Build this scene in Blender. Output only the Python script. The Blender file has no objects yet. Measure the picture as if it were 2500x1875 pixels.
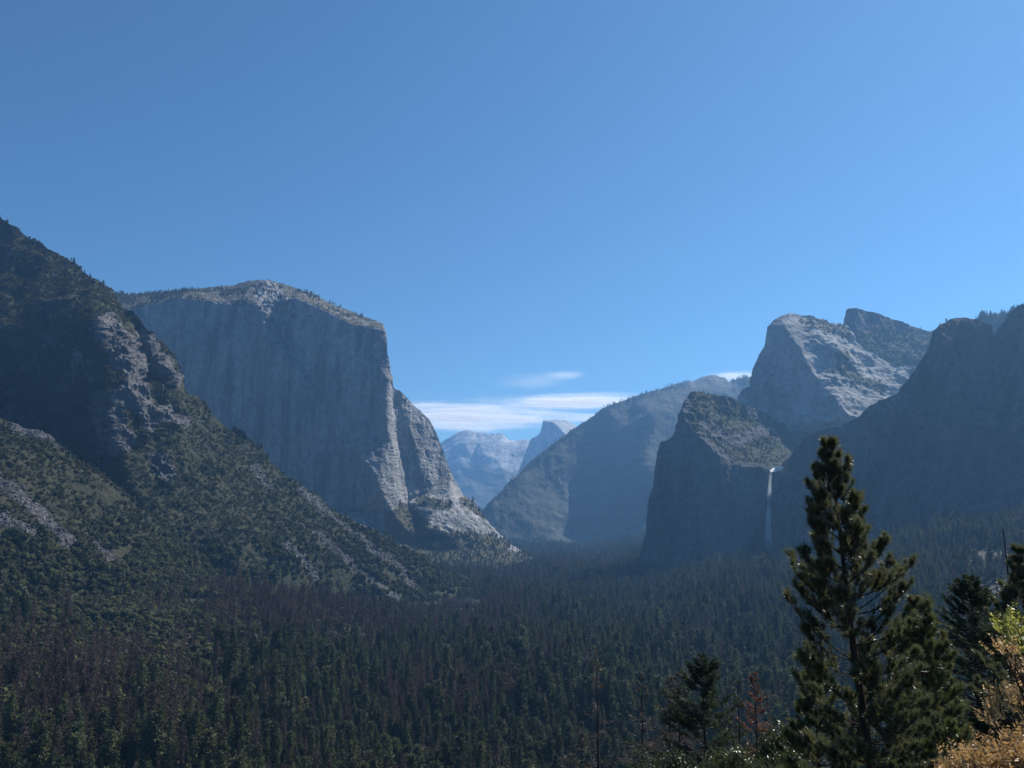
import bpy, bmesh, math, random
import numpy as np
from mathutils import Vector, Matrix
from mathutils.geometry import delaunay_2d_cdt

random.seed(7)
rng = np.random.default_rng(11)
SC = bpy.context.scene
COL = SC.collection

# ------------------------------------------------------------------ camera
CAM_Z = 230.0
FPX, CX, CY = 2097.0, 1250.0, 937.5           # photograph pixels (2500 x 1875)
PITCH = math.atan((1254.0 - CY) / FPX)
cam_d = bpy.data.cameras.new('camera')
cam = bpy.data.objects.new('camera', cam_d)
COL.objects.link(cam)
cam.location = (0, 0, CAM_Z)
cam.rotation_euler = (math.pi / 2 + PITCH, 0, 0)
cam_d.sensor_width = 36.0
cam_d.lens = 36.0 * FPX / 2500.0
cam_d.clip_start = 0.1
cam_d.clip_end = 200000.0
SC.camera = cam

# ------------------------------------------------------------------ sky, sun, exposure
SUN_AZ, SUN_EL = math.radians(53.0), math.radians(46.0)     # clockwise from straight ahead
world = bpy.data.worlds.new('World')
SC.world = world
world.use_nodes = True
wn, wl = world.node_tree.nodes, world.node_tree.links
wn.clear()
w_out = wn.new('ShaderNodeOutputWorld')
w_bg = wn.new('ShaderNodeBackground')
w_sky = wn.new('ShaderNodeTexSky')
w_sky.sky_type = 'NISHITA'
w_sky.sun_disc = False
w_sky.sun_elevation = SUN_EL
w_sky.sun_rotation = SUN_AZ
w_sky.altitude = 1400.0
w_sky.air_density = 1.0
w_sky.dust_density = 0.45
w_sky.ozone_density = 6.0
w_bg.inputs['Strength'].default_value = 0.073
w_tint = wn.new('ShaderNodeMix')
w_tint.data_type = 'RGBA'; w_tint.blend_type = 'MULTIPLY'; w_tint.inputs[0].default_value = 1.0
w_tint.inputs[7].default_value = (0.66, 0.93, 1.0, 1.0)          # the camera's cool white balance
wl.new(w_sky.outputs[0], w_tint.inputs[6])
wl.new(w_tint.outputs[2], w_bg.inputs[0])
wl.new(w_bg.outputs[0], w_out.inputs[0])

SUN_DIR = Vector((math.sin(SUN_AZ) * math.cos(SUN_EL), math.cos(SUN_AZ) * math.cos(SUN_EL), math.sin(SUN_EL)))
sun_d = bpy.data.lights.new('sun', 'SUN')
sun_d.energy = 5.0
sun_d.angle = math.radians(0.5)
sun_d.color = (1.0, 0.95, 0.87)
sun = bpy.data.objects.new('sun', sun_d)
COL.objects.link(sun)
sun.rotation_euler = SUN_DIR.to_track_quat('Z', 'Y').to_euler()
sun.location = (0, 0, 3000)

SC.view_settings.view_transform = 'Standard'
SC.view_settings.look = 'None'
SC.view_settings.exposure = 0.60
SC.view_settings.gamma = 1.0
SC.view_settings.use_curve_mapping = False
SC.render.engine = 'CYCLES'
cy = SC.cycles
cy.max_bounces = 4
cy.diffuse_bounces = 2
cy.glossy_bounces = 1
cy.transmission_bounces = 2
cy.transparent_max_bounces = 16
cy.volume_bounces = 1
cy.use_denoising = True
cy.sample_clamp_indirect = 4.0

HAZE_DENSITY = 4.5e-5
HAZE_COLOR = (0.26, 0.56, 1.0)


# ------------------------------------------------------------------ helpers
def ray(px, py):
    px = np.asarray(px, float); py = np.asarray(py, float)
    u = (px - CX) / FPX; v = (CY - py) / FPX
    c, s = math.cos(PITCH), math.sin(PITCH)
    return np.stack([u, c - s * v, s + c * v], -1)


def at(px, py, D):
    """world point seen at photograph pixel (px, py), D metres ahead"""
    r = ray(px, py)
    return r * (np.asarray(D, float) / r[..., 1])[..., None] + np.array([0, 0, CAM_Z])


def depth_for_z(px, py, z):
    r = ray(px, py)
    return (z - CAM_Z) / r[..., 2] * r[..., 1]


def project(P):
    P = np.asarray(P, float)
    x, y, z = P[..., 0], P[..., 1], P[..., 2] - CAM_Z
    c, s = math.cos(PITCH), math.sin(PITCH)
    f = np.maximum(c * y + s * z, 1e-3); u = -s * y + c * z
    return CX + FPX * x / f, CY - FPX * u / f


def _hash(ix, iy, iz, seed):
    n = (ix.astype(np.uint32) * np.uint32(374761393) + iy.astype(np.uint32) * np.uint32(668265263)
         + iz.astype(np.uint32) * np.uint32(2147483647) + np.uint32(seed * 974711 + 13))
    n = (n ^ (n >> np.uint32(13))) * np.uint32(1274126177)
    n = n ^ (n >> np.uint32(16))
    return (n & np.uint32(0xffffff)).astype(np.float64) / 0xffffff


def vnoise(p, seed=0):
    p = np.asarray(p, float)
    i = np.floor(p).astype(np.int64); f = p - i
    f = f * f * f * (f * (f * 6 - 15) + 10)
    r = 0
    for dx in (0, 1):
        for dy in (0, 1):
            for dz in (0, 1):
                w = (f[..., 0] if dx else 1 - f[..., 0]) * (f[..., 1] if dy else 1 - f[..., 1]) * (f[..., 2] if dz else 1 - f[..., 2])
                r = r + w * _hash(i[..., 0] + dx, i[..., 1] + dy, i[..., 2] + dz, seed)
    return r * 2 - 1


def fbm(p, octaves=4, seed=0, gain=0.5):
    a, r, t = 1.0, 0, 0
    for o in range(octaves):
        r = r + a * vnoise(p * 2.03 ** o + 17.3 * o, seed + o); t += a; a *= gain
    return r / t


def ridged(p, octaves=4, seed=0, gain=0.5):
    a, r, t = 1.0, 0, 0
    for o in range(octaves):
        r = r + a * (1 - 2 * np.abs(vnoise(p * 2.03 ** o + 9.1 * o, seed + o))); t += a; a *= gain
    return r / t


def sstep(a, b, x):
    t = np.clip((x - a) / (b - a), 0, 1)
    return t * t * (3 - 2 * t)


def tag(o, label=None, cat=None, group=None, kind=None):
    if label: o['label'] = label
    if cat: o['category'] = cat
    if group: o['group'] = group
    if kind: o['kind'] = kind
    return o


def new_mesh(name, V, F, mats, mat_idx=None, smooth=False, attrs=None):
    """V (n,3) array, F (m,3) or (m,4) int array or list of such arrays"""
    me = bpy.data.meshes.new(name)
    Fs = F if isinstance(F, list) else [F]
    Fs = [np.asarray(f, np.int32) for f in Fs if len(f)]
    V = np.asarray(V, np.float32)
    nl = sum(f.size for f in Fs); nf = sum(len(f) for f in Fs)
    me.vertices.add(len(V)); me.vertices.foreach_set('co', V.ravel())
    me.loops.add(nl); me.loops.foreach_set('vertex_index', np.concatenate([f.ravel() for f in Fs]))
    sizes = np.concatenate([np.full(len(f), f.shape[1], np.int32) for f in Fs])
    starts = np.concatenate([[0], np.cumsum(sizes)[:-1]]).astype(np.int32)
    me.polygons.add(nf)
    me.polygons.foreach_set('loop_start', starts)
    if mat_idx is not None:
        me.polygons.foreach_set('material_index', np.asarray(mat_idx, np.int32))
    me.polygons.foreach_set('use_smooth', np.full(nf, bool(smooth)))
    for k, a in (attrs or {}).items():
        at_ = me.attributes.new(k, 'FLOAT', 'POINT'); at_.data.foreach_set('value', np.asarray(a, np.float32))
    for m in (mats if isinstance(mats, (list, tuple)) else [mats]):
        me.materials.append(m)
    me.update(calc_edges=True)
    me.validate()
    return me


def obj(name, me, parent=None, loc=(0, 0, 0), col=None):
    o = bpy.data.objects.new(name, me)
    (col or COL).objects.link(o)
    o.location = loc
    if parent: o.parent = parent
    return o


def empty(name, loc, rz=0.0):
    o = bpy.data.objects.new(name, None)
    COL.objects.link(o)
    o.location = loc; o.rotation_euler = (0, 0, rz)
    o.empty_display_size = 0.5
    return o


# ------------------------------------------------------------------ materials
class NT:
    def __init__(self, name):
        self.m = bpy.data.materials.new(name); self.m.use_nodes = True
        self.t = self.m.node_tree; self.t.nodes.clear()
        self.out = self.n('ShaderNodeOutputMaterial')

    def n(self, typ, **kw):
        nd = self.t.nodes.new(typ)
        for k, v in kw.items(): setattr(nd, k, v)
        return nd

    def l(self, a, b): self.t.links.new(a, b)

    def set(self, sock, v):
        if hasattr(v, 'is_linked') or isinstance(v, bpy.types.NodeSocket): self.l(v, sock)
        else: sock.default_value = v

    def math(self, op, a, b=0.0, c=None, clamp=False):
        nd = self.n('ShaderNodeMath', operation=op, use_clamp=clamp)
        self.set(nd.inputs[0], a); self.set(nd.inputs[1], b)
        if c is not None: self.set(nd.inputs[2], c)
        return nd.outputs[0]

    def mix(self, f, a, b, blend='MIX'):
        nd = self.n('ShaderNodeMix', data_type='RGBA', blend_type=blend)
        self.set(nd.inputs[0], f)
        self.set(nd.inputs[6], a if not isinstance(a, tuple) else (*a, 1)[:4])
        self.set(nd.inputs[7], b if not isinstance(b, tuple) else (*b, 1)[:4])
        return nd.outputs[2]

    def noise(self, scale, detail=4.0, rough=0.55, vec=None, w=None):
        nd = self.n('ShaderNodeTexNoise')
        nd.inputs['Scale'].default_value = scale; nd.inputs['Detail'].default_value = detail
        nd.inputs['Roughness'].default_value = rough
        if vec is not None: self.l(vec, nd.inputs['Vector'])
        return nd.outputs[0]

    def ramp(self, f, stops):
        nd = self.n('ShaderNodeMapRange', interpolation_type='SMOOTHSTEP')
        self.set(nd.inputs[0], f)
        nd.inputs[1].default_value, nd.inputs[2].default_value, nd.inputs[3].default_value, nd.inputs[4].default_value = stops
        return nd.outputs[0]

    def mapping(self, scale):
        g = self.n('ShaderNodeNewGeometry')
        mp = self.n('ShaderNodeMapping'); mp.inputs['Scale'].default_value = scale
        self.l(g.outputs['Position'], mp.inputs['Vector'])
        return mp.outputs[0]

    def attr(self, name):
        nd = self.n('ShaderNodeAttribute'); nd.attribute_name = name
        return nd.outputs['Fac']


def rock_material(name, rock, veg, scale=1.0, streak=(0.02, 0.02, 0.0025), stain=0.55, bump=1.0):
    """granite with vertical stains; the vertex attribute veg carries the brush cover"""
    t = NT(name)
    pos = t.mapping((1, 1, 1))
    st = t.mapping(streak)
    n_st = t.noise(1.0, 5, 0.65, st)
    n_big = t.noise(0.006 * scale, 5, 0.6, pos)
    n_fine = t.noise(0.05 * scale, 5, 0.7, pos)
    k = t.ramp(n_st, (0.32, 0.62, stain, 1.1))
    base = t.mix(t.ramp(n_big, (0.3, 0.7, 0.0, 1.0)), rock, tuple(c * d for c, d in zip(rock, (0.74, 0.77, 0.80))))
    hsv = t.n('ShaderNodeHueSaturation')
    t.l(base, hsv.inputs['Color']); t.l(k, hsv.inputs['Value'])
    fine = t.ramp(n_fine, (0.25, 0.75, 0.72, 1.22))
    hs2 = t.n('ShaderNodeHueSaturation'); t.l(hsv.outputs[0], hs2.inputs['Color']); t.l(fine, hs2.inputs['Value'])
    v = t.attr('veg')
    n_v = t.noise(0.035 * scale, 5, 0.75, pos)
    vm = t.ramp(t.math('ADD', v, t.math('MULTIPLY', t.math('SUBTRACT', n_v, 0.5), 1.5)), (0.38, 0.62, 0, 1))
    vc = t.mix(t.ramp(t.noise(0.02 * scale, 4, 0.7, pos), (0.3, 0.7, 0, 1)), veg, tuple(c * d for c, d in zip(veg, (1.7, 1.45, 1.3))))
    colr = t.mix(vm, hs2.outputs[0], vc)
    b = t.n('ShaderNodeBsdfPrincipled')
    t.l(colr, b.inputs['Base Color']); b.inputs['Roughness'].default_value = 0.95
    b.inputs['Specular IOR Level'].default_value = 0.15
    bp = t.n('ShaderNodeBump'); bp.inputs['Strength'].default_value = 0.8 * bump; bp.inputs['Distance'].default_value = 9.0 / scale
    t.l(t.math('ADD', n_fine, t.math('MULTIPLY', n_st, 0.8)), bp.inputs['Height'])
    t.l(bp.outputs[0], b.inputs['Normal'])
    t.l(b.outputs[0], t.out.inputs[0])
    return t.m


def leaf_material(name, ca, cb, trans=0.3, gloss=0.12, rough=0.55, vary=0.35, patch=None):
    """foliage: a tint per plant (Object Info random), fine noise, some light let through"""
    t = NT(name)
    oi = t.n('ShaderNodeObjectInfo')
    pos = t.mapping((1, 1, 1))
    f = t.math('ADD', t.math('MULTIPLY', oi.outputs['Random'], 0.7), t.math('MULTIPLY', t.noise(patch or 1.2, 2, 0.6, pos), 0.45), clamp=True)
    c = t.mix(f, ca, cb)
    hsv = t.n('ShaderNodeHueSaturation')
    rnd2 = t.math('FRACT', t.math('MULTIPLY', oi.outputs['Random'], 37.7))
    t.set(hsv.inputs['Value'], t.math('ADD', t.math('MULTIPLY', rnd2, 2 * vary), 1 - vary))
    t.l(c, hsv.inputs['Color'])
    b = t.n('ShaderNodeBsdfPrincipled'); t.l(hsv.outputs[0], b.inputs['Base Color'])
    b.inputs['Roughness'].default_value = rough; b.inputs['Specular IOR Level'].default_value = gloss
    tr = t.n('ShaderNodeBsdfTranslucent'); t.l(hsv.outputs[0], tr.inputs['Color'])
    mx = t.n('ShaderNodeMixShader'); mx.inputs[0].default_value = trans
    t.l(b.outputs[0], mx.inputs[1]); t.l(tr.outputs[0], mx.inputs[2])
    t.l(mx.outputs[0], t.out.inputs[0])
    return t.m


def bark_material(name, c, scale=8.0):
    t = NT(name)
    tc = t.n('ShaderNodeTexCoord')
    mp = t.n('ShaderNodeMapping'); mp.inputs['Scale'].default_value = (scale, scale, scale * 0.2)
    t.l(tc.outputs['Object'], mp.inputs['Vector'])
    n = t.noise(1.0, 4, 0.7, mp.outputs[0])
    b = t.n('ShaderNodeBsdfPrincipled'); t.l(t.mix(n, tuple(x * 0.45 for x in c), tuple(x * 1.4 for x in c)), b.inputs['Base Color'])
    b.inputs['Roughness'].default_value = 0.9; b.inputs['Specular IOR Level'].default_value = 0.1
    bp = t.n('ShaderNodeBump'); bp.inputs['Distance'].default_value = 0.02; t.l(n, bp.inputs['Height']); t.l(bp.outputs[0], b.inputs['Normal'])
    t.l(b.outputs[0], t.out.inputs[0])
    return t.m


VEG_DARK = (0.030, 0.040, 0.020)
M_BRUSH = rock_material('brushy_granite', (0.125, 0.120, 0.118), (0.026, 0.030, 0.018), 1.6)
M_SCREE = rock_material('scree_blocks', (0.125, 0.122, 0.122), (0.03, 0.035, 0.02), 6.0)
M_ELCAP = rock_material('pale_granite', (0.285, 0.28, 0.275), (0.050, 0.052, 0.035), 0.8, (0.022, 0.022, 0.0016), 0.5)
M_PEAK = rock_material('slab_granite', (0.29, 0.285, 0.28), (0.045, 0.050, 0.032), 1.0, (0.015, 0.015, 0.006), 0.6)
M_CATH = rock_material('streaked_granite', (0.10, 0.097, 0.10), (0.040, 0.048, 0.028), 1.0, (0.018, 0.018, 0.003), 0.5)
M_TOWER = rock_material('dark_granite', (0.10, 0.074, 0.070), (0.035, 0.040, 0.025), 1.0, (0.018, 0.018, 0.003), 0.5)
M_FAR = rock_material('hazed_granite', (0.40, 0.39, 0.39), (0.10, 0.11, 0.105), 0.35, (0.008, 0.008, 0.001), 0.6)  # rock and brush paled: part of the distance haze is in the colour
M_SENT = rock_material('hazed_wooded_granite', (0.115, 0.12, 0.12), (0.046, 0.054, 0.048), 0.5, (0.01, 0.01, 0.0015), 0.55)  # grey-green, low contrast: some of the blue haze veil painted into the colour
M_CONIFER = leaf_material('conifer_needles', (0.036, 0.051, 0.022), (0.070, 0.076, 0.030), 0.25, vary=0.55, patch=0.15)
M_DEAD = leaf_material('dead_needles', (0.066, 0.042, 0.035), (0.075, 0.060, 0.044), 0.2, vary=0.5, patch=0.15)
M_OAK = leaf_material('oak_leaves', (0.046, 0.060, 0.024), (0.098, 0.098, 0.040), 0.3, vary=0.45, patch=0.15)
M_BRUSHLEAF = leaf_material('brush_leaves', (0.042, 0.050, 0.018), (0.080, 0.076, 0.030), 0.25, vary=0.4, patch=0.06)
M_BARK = bark_material('grey_bark', (0.10, 0.075, 0.06), 4.0)
M_PINEBARK = bark_material('pine_bark', (0.055, 0.035, 0.028), 9.0)
M_SNAG = bark_material('charred_bark', (0.035, 0.030, 0.030), 6.0)
M_PINE = leaf_material('pine_needles', (0.080, 0.100, 0.040), (0.120, 0.120, 0.060), 0.5, 0.8, 0.27, 0.2, patch=2.5)
M_PINE2 = leaf_material('young_pine_needles', (0.080, 0.105, 0.032), (0.12, 0.12, 0.045), 0.5, 0.7, 0.30, 0.15, patch=2.5)
M_FIR = leaf_material('fir_needles', (0.040, 0.060, 0.030), (0.062, 0.078, 0.034), 0.3, 0.12, 0.6, 0.15, patch=1.5)
M_RED = leaf_material('rust_needles', (0.15, 0.050, 0.034), (0.20, 0.10, 0.065), 0.35, 0.2, 0.5, 0.1, patch=1.5)
M_DRYN = leaf_material('brown_needles', (0.060, 0.042, 0.034), (0.085, 0.062, 0.048), 0.3, 0.2, 0.5, 0.1, patch=1.5)
M_LEAFY = leaf_material('broad_leaves', (0.036, 0.050, 0.018), (0.075, 0.090, 0.030), 0.35, 0.5, 0.35, 0.15, patch=1.8)
M_TAN = leaf_material('dry_tan_leaves', (0.36, 0.20, 0.07), (0.62, 0.44, 0.20), 0.35, 0.3, 0.5, 0.05, patch=6.0)
M_LIME = leaf_material('lime_leaves', (0.15, 0.17, 0.03), (0.30, 0.30, 0.06), 0.45, 0.4, 0.4, 0.05, patch=5.0)


# ------------------------------------------------------------------ ground sheet
def ground_z(x, y):
    x = np.asarray(x, float); y = np.asarray(y, float)
    r = np.hypot(x, y)
    near = np.where(r < 60, 228.3 - 0.33 * r, 208.5 * np.exp(-(r - 60) / 235.0))
    z = near * sstep(-1200, -100, y + 1000) if False else near
    xr = x - 330 - 0.05 * np.maximum(y - 1700, 0)
    hill = 0.26 * np.maximum(xr, 0) + 0.00016 * np.maximum(xr, 0) ** 2
    hill = hill * (1 - 0.35 * sstep(1850, 2900, y)) * sstep(300, 1100, y)
    hill = 330 * (1 - np.exp(-hill / 330))
    xl = -x - 480 - 0.0 * y
    lf = 0.34 * np.maximum(-x - 190, 0) * sstep(350, 900, y) * (1 - sstep(1500, 2300, y))
    z = np.maximum(z, 0) + hill + 120 * (1 - np.exp(-lf / 120))
    p = np.stack([x / 160, y / 160, np.zeros_like(x)], -1)
    z = z + fbm(p, 4, 5) * 9 * sstep(150, 700, r)
    return z


def build_ground():
    rad = np.concatenate([[0.5], np.geomspace(2, 26000, 190)])
    ang = np.concatenate([np.linspace(-48, 48, 260), np.linspace(54, 306, 43)])
    A, R = np.meshgrid(np.radians(ang), rad)
    X, Y = R * np.sin(A), R * np.cos(A)
    Z = ground_z(X, Y)
    nr, na = A.shape
    V = np.stack([X, Y, Z], -1).reshape(-1, 3)
    i, j = np.meshgrid(np.arange(nr - 1), np.arange(na), indexing='ij')
    j2 = (j + 1) % na
    F = np.stack([i * na + j, (i + 1) * na + j, (i + 1) * na + j2, i * na + j2], -1).reshape(-1, 4)
    F = F[:, ::-1]
    t = NT('forest_floor')
    pos = t.mapping((1, 1, 1))
    c = t.mix(t.noise(0.03, 6, 0.7, pos), (0.022, 0.024, 0.014), (0.048, 0.042, 0.028))
    b = t.n('ShaderNodeBsdfPrincipled'); t.l(c, b.inputs['Base Color']); b.inputs['Roughness'].default_value = 1
    bp = t.n('ShaderNodeBump'); bp.inputs['Distance'].default_value = 0.6; t.l(t.noise(0.6, 6, 0.7, pos), bp.inputs['Height']); t.l(bp.outputs[0], b.inputs['Normal'])
    t.l(b.outputs[0], t.out.inputs[0])
    # a centre fan closes the hub
    Vc = np.vstack([V, [[0, 0, 228.3]]])
    fan = np.stack([np.full(na, len(V)), (np.arange(na) + 1) % na, np.arange(na)], -1)
    o = obj('ground', new_mesh('ground', Vc, [F, fan], t.m, smooth=True))
    tag(o, 'dark forest floor sloping down into the valley and across it', 'ground', kind='structure')


build_ground()


# ------------------------------------------------------------------ mountains: faceted cages, refined and weathered
def densify(poly, step, closed):
    out = []
    n = len(poly)
    for i in range(n if closed else n - 1):
        a, b = np.array(poly[i]), np.array(poly[(i + 1) % n])
        k = max(1, int(np.hypot(*(b - a)[:2]) / step))
        for q in range(k): out.append(a + (b - a) * q / k)
    if not closed: out.append(np.array(poly[-1]))
    return out


def inside_poly(px, py, poly):
    r = np.zeros(px.shape, bool)
    n = len(poly)
    for i in range(n):
        x1, y1 = poly[i][:2]; x2, y2 = poly[(i + 1) % n][:2]
        if y1 == y2: continue
        c = ((y1 > py) != (y2 > py)) & (px < (x2 - x1) * (py - y1) / (y2 - y1) + x1)
        r ^= c
    return r


def resolve(poly):
    """('z', h) in place of a depth: the depth at which the sight line reaches height h"""
    out = []
    for px, py, d in poly:
        if isinstance(d, tuple): d = float(depth_for_z(px, py, d[1]))
        out.append((float(px), float(py), float(d)))
    return out


RELIEFS = {}


def relief(name, outline, inner, step, mat, disp, veg, label, cat='mountain', back=500.0, smooth_it=5, drop=0.5, crisp=True):
    outline = resolve(outline); inner = [resolve(l) for l in inner]
    # coarse cage
    cv, ce, inv = [], [], []
    for i, p in enumerate(outline):
        cv.append(Vector(p[:2])); inv.append(1 / p[2]); ce.append((i, (i + 1) % len(outline)))
    for l in inner:
        b = len(cv)
        for i, p in enumerate(l):
            cv.append(Vector(p[:2])); inv.append(1 / p[2])
            if i: ce.append((b + i - 1, b + i))
    r = delaunay_2d_cdt(cv, ce, [], 1, 1e-4)
    kv = np.array([tuple(v) for v in r[0]])
    kinv = np.zeros(len(kv))
    for i, src in enumerate(r[3]):
        if len(src): kinv[i] = np.mean([inv[s] for s in src])
        else:
            d = np.array([(kv[i] - np.array(c[:])) @ (kv[i] - np.array(c[:])) for c in cv]) + 1e-6
            w = 1 / d; kinv[i] = (w * np.array(inv)).sum() / w.sum()
    tris = np.array([f for f in r[2] if len(f) == 3])
    # fine points
    fo = densify(outline, step, True)
    xs = np.array([p[0] for p in outline]); ys = np.array([p[1] for p in outline])
    gx, gy = np.meshgrid(np.arange(xs.min(), xs.max(), step), np.arange(ys.min(), ys.max(), step * 0.87))
    gx = gx + (np.arange(gx.shape[0]) % 2)[:, None] * step * 0.5
    gx = (gx + rng.uniform(-.28, .28, gx.shape) * step).ravel(); gy = (gy + rng.uniform(-.25, .25, gy.shape) * step).ravel()
    m = inside_poly(gx, gy, outline)
    gx, gy = gx[m], gy[m]
    # keep away from the rim
    ox = np.array([p[0] for p in fo]); oy = np.array([p[1] for p in fo])
    keep = np.ones(len(gx), bool)
    for c in range(0, len(gx), 4000):
        d2 = (gx[c:c + 4000, None] - ox) ** 2 + (gy[c:c + 4000, None] - oy) ** 2
        keep[c:c + 4000] = d2.min(1) > (0.55 * step) ** 2
    gx, gy = gx[keep], gy[keep]
    n_o = len(fo)
    P2 = np.vstack([np.stack([ox, oy], -1), np.stack([gx, gy], -1)])
    r2 = delaunay_2d_cdt([Vector(p) for p in P2], [(i, (i + 1) % n_o) for i in range(n_o)], [], 1, 1e-5)
    V2 = np.array([tuple(v) for v in r2[0]])
    F2 = np.array([f for f in r2[2] if len(f) == 3], np.int32)
    # inverse depth is linear across a flat facet
    iv = np.full(len(V2), np.nan); best = np.full(len(V2), -1e9)
    for t in tris:
        a, b, c = kv[t]
        det = (b[1] - c[1]) * (a[0] - c[0]) + (c[0] - b[0]) * (a[1] - c[1])
        if abs(det) < 1e-9: continue
        l1 = ((b[1] - c[1]) * (V2[:, 0] - c[0]) + (c[0] - b[0]) * (V2[:, 1] - c[1])) / det
        l2 = ((c[1] - a[1]) * (V2[:, 0] - c[0]) + (a[0] - c[0]) * (V2[:, 1] - c[1])) / det
        l3 = 1 - l1 - l2
        mn = np.minimum(np.minimum(l1, l2), l3)
        u = mn > best
        best[u] = mn[u]
        L = np.stack([l1, l2, l3], -1).clip(0, 1); L /= L.sum(-1, keepdims=True)
        iv[u] = (L @ kinv[t])[u]
    # loosen the creases
    E = np.vstack([F2[:, [0, 1]], F2[:, [1, 2]], F2[:, [2, 0]]])
    E = np.unique(np.sort(E, 1), axis=0)
    cnt = np.bincount(E.ravel(), minlength=len(V2)).clip(1)
    Eb, Ec = np.unique(np.sort(np.vstack([F2[:, [0, 1]], F2[:, [1, 2]], F2[:, [2, 0]]]), 1), axis=0, return_counts=True)
    border = np.zeros(len(V2), bool); border[Eb[Ec == 1].ravel()] = True
    for _ in range(smooth_it):
        s = np.bincount(E[:, 0], iv[E[:, 1]], len(V2)) + np.bincount(E[:, 1], iv[E[:, 0]], len(V2))
        iv = np.where(border, iv, 0.5 * iv + 0.5 * s / cnt)
    P = at(V2[:, 0], V2[:, 1], 1 / iv)

    def normals(P):
        fn = np.cross(P[F2[:, 1]] - P[F2[:, 0]], P[F2[:, 2]] - P[F2[:, 0]])
        N = np.zeros_like(P)
        for k in range(3): np.add.at(N, F2[:, k], fn)
        N /= np.linalg.norm(N, axis=1, keepdims=True) + 1e-9
        return N
    N = normals(P)
    if (N * (P - np.array([0, 0, CAM_Z]))).sum(-1).mean() > 0:
        F2 = F2[:, ::-1]; N = -N
    Nd = N.copy()
    P = P + Nd * disp(V2[:, 0], V2[:, 1], P, N)[:, None]
    N = normals(P)
    vg = np.clip(veg(V2[:, 0], V2[:, 1], P, N), 0, 1)
    # flanks and far side so the massif is a body
    nxt = {}
    for f in F2:
        for a, b in ((f[0], f[1]), (f[1], f[2]), (f[2], f[0])): nxt[(a, b)] = 1
    be = [(a, b) for (a, b) in nxt if (b, a) not in nxt]
    bi = sorted({a for e in be for a in e}); mp = {v: i for i, v in enumerate(bi)}
    B = P[bi]
    dirv = B - np.array([0, 0, CAM_Z]); dirv[:, 2] = 0; dirv /= np.linalg.norm(dirv, axis=1, keepdims=True)
    rings = [B + dirv * back * 0.35 - np.array([0, 0, 1]) * back * 0.35 * drop,
             B + dirv * back - np.array([0, 0, 1]) * back * drop * 1.1]
    last = rings[-1].copy() + dirv * back * 0.6; last[:, 2] = -60
    rings.append(last)
    for q in rings: q[:, 2] = np.maximum(q[:, 2], -60)
    jit = fbm(rings[0] / (back * 0.3), 3, 3)
    rings[0][:, 2] -= np.abs(jit) * back * 0.06
    n0, nb = len(P), len(bi)
    V = np.vstack([P] + rings)
    Q = []
    for a, b in be:
        ia, ib = mp[a], mp[b]
        Q.append((b, a, n0 + ia, n0 + ib))
        for k in range(2): Q.append((n0 + k * nb + ib, n0 + k * nb + ia, n0 + (k + 1) * nb + ia, n0 + (k + 1) * nb + ib))
    vga = np.concatenate([vg, np.full(3 * nb, 0.7)])
    me = new_mesh(name, V, [F2, np.array(Q)], mat, smooth=not crisp, attrs={'veg': vga})
    o = obj(name, me)
    tag(o, label, cat, kind='structure')
    RELIEFS[name] = dict(px=V2, P=P, N=N, F=F2, veg=vg)
    return o


def near_line(px, py, line, w):
    """1 on the polyline, falling to 0 at w photograph pixels from it"""
    d = np.full(px.shape, 1e9)
    for (x1, y1), (x2, y2) in zip(line[:-1], line[1:]):
        dx, dy = x2 - x1, y2 - y1
        t = np.clip(((px - x1) * dx + (py - y1) * dy) / (dx * dx + dy * dy), 0, 1)
        d = np.minimum(d, np.hypot(px - x1 - t * dx, py - y1 - t * dy))
    return 1 - sstep(0.35 * w, w, d)


# ---- left mountain with its rocky spine
SCREE_A = [[(728, 1206), (800, 1262), (870, 1318), (930, 1366), (985, 1395)], [(762, 1312), (820, 1358), (880, 1402), (935, 1440), (990, 1478)],
           [(980, 1405), (1020, 1440)], [(690, 1338), (740, 1370), (770, 1410)], [(612, 1150), (650, 1200)]]
SCREE_B = [[(-20, 1175), (60, 1235), (120, 1290), (170, 1345)], [(0, 1272), (35, 1290), (75, 1312)], [(225, 1330), (270, 1366)], [(40, 1040), (80, 1062), (130, 1080)]]


def scree_mask(px, py, lines, w):
    m = np.zeros(px.shape)
    for l in lines: m = np.maximum(m, near_line(px, py, l, w))
    return m


ROCK_ZONE = [[(262, 800), (285, 860), (320, 930), (345, 985)], [(300, 850), (340, 900)], [(335, 820), (362, 860)], [(378, 890), (400, 930)], [(300, 965), (350, 1010), (365, 1050)],
             [(255, 985), (275, 1030)], [(400, 1015), (425, 1030)], [(275, 1040), (300, 1090)], [(380, 1140), (400, 1160)]]


def d_left(px, py, P, N):
    q = P / np.array([150, 150, 230])
    a = ridged(q, 4, 21) * 20
    rk = scree_mask(px, py, ROCK_ZONE, 46)
    b = ridged(P / np.array([38, 38, 46]), 4, 31) * (6 + 13 * rk)
    c = fbm(P / 13.0, 3, 41) * (1.6 + 2.6 * rk)
    k = sstep(1430, 1330, py)
    return (a + b) * (0.25 + 0.75 * k) + c


def v_left(px, py, P, N):
    rk = scree_mask(px, py, ROCK_ZONE, 36)
    sc = scree_mask(px, py, SCREE_A, 13)
    n = fbm(P / 55.0, 4, 43)
    v = 1.0 - (0.95 + 0.9 * n) * rk - (1.0 + 0.8 * n) * sc
    v -= (0.30 + 0.6 * n) * sstep(0.45, 0.2, N[:, 2]) * sstep(1250, 1100, py)
    return v


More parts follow.
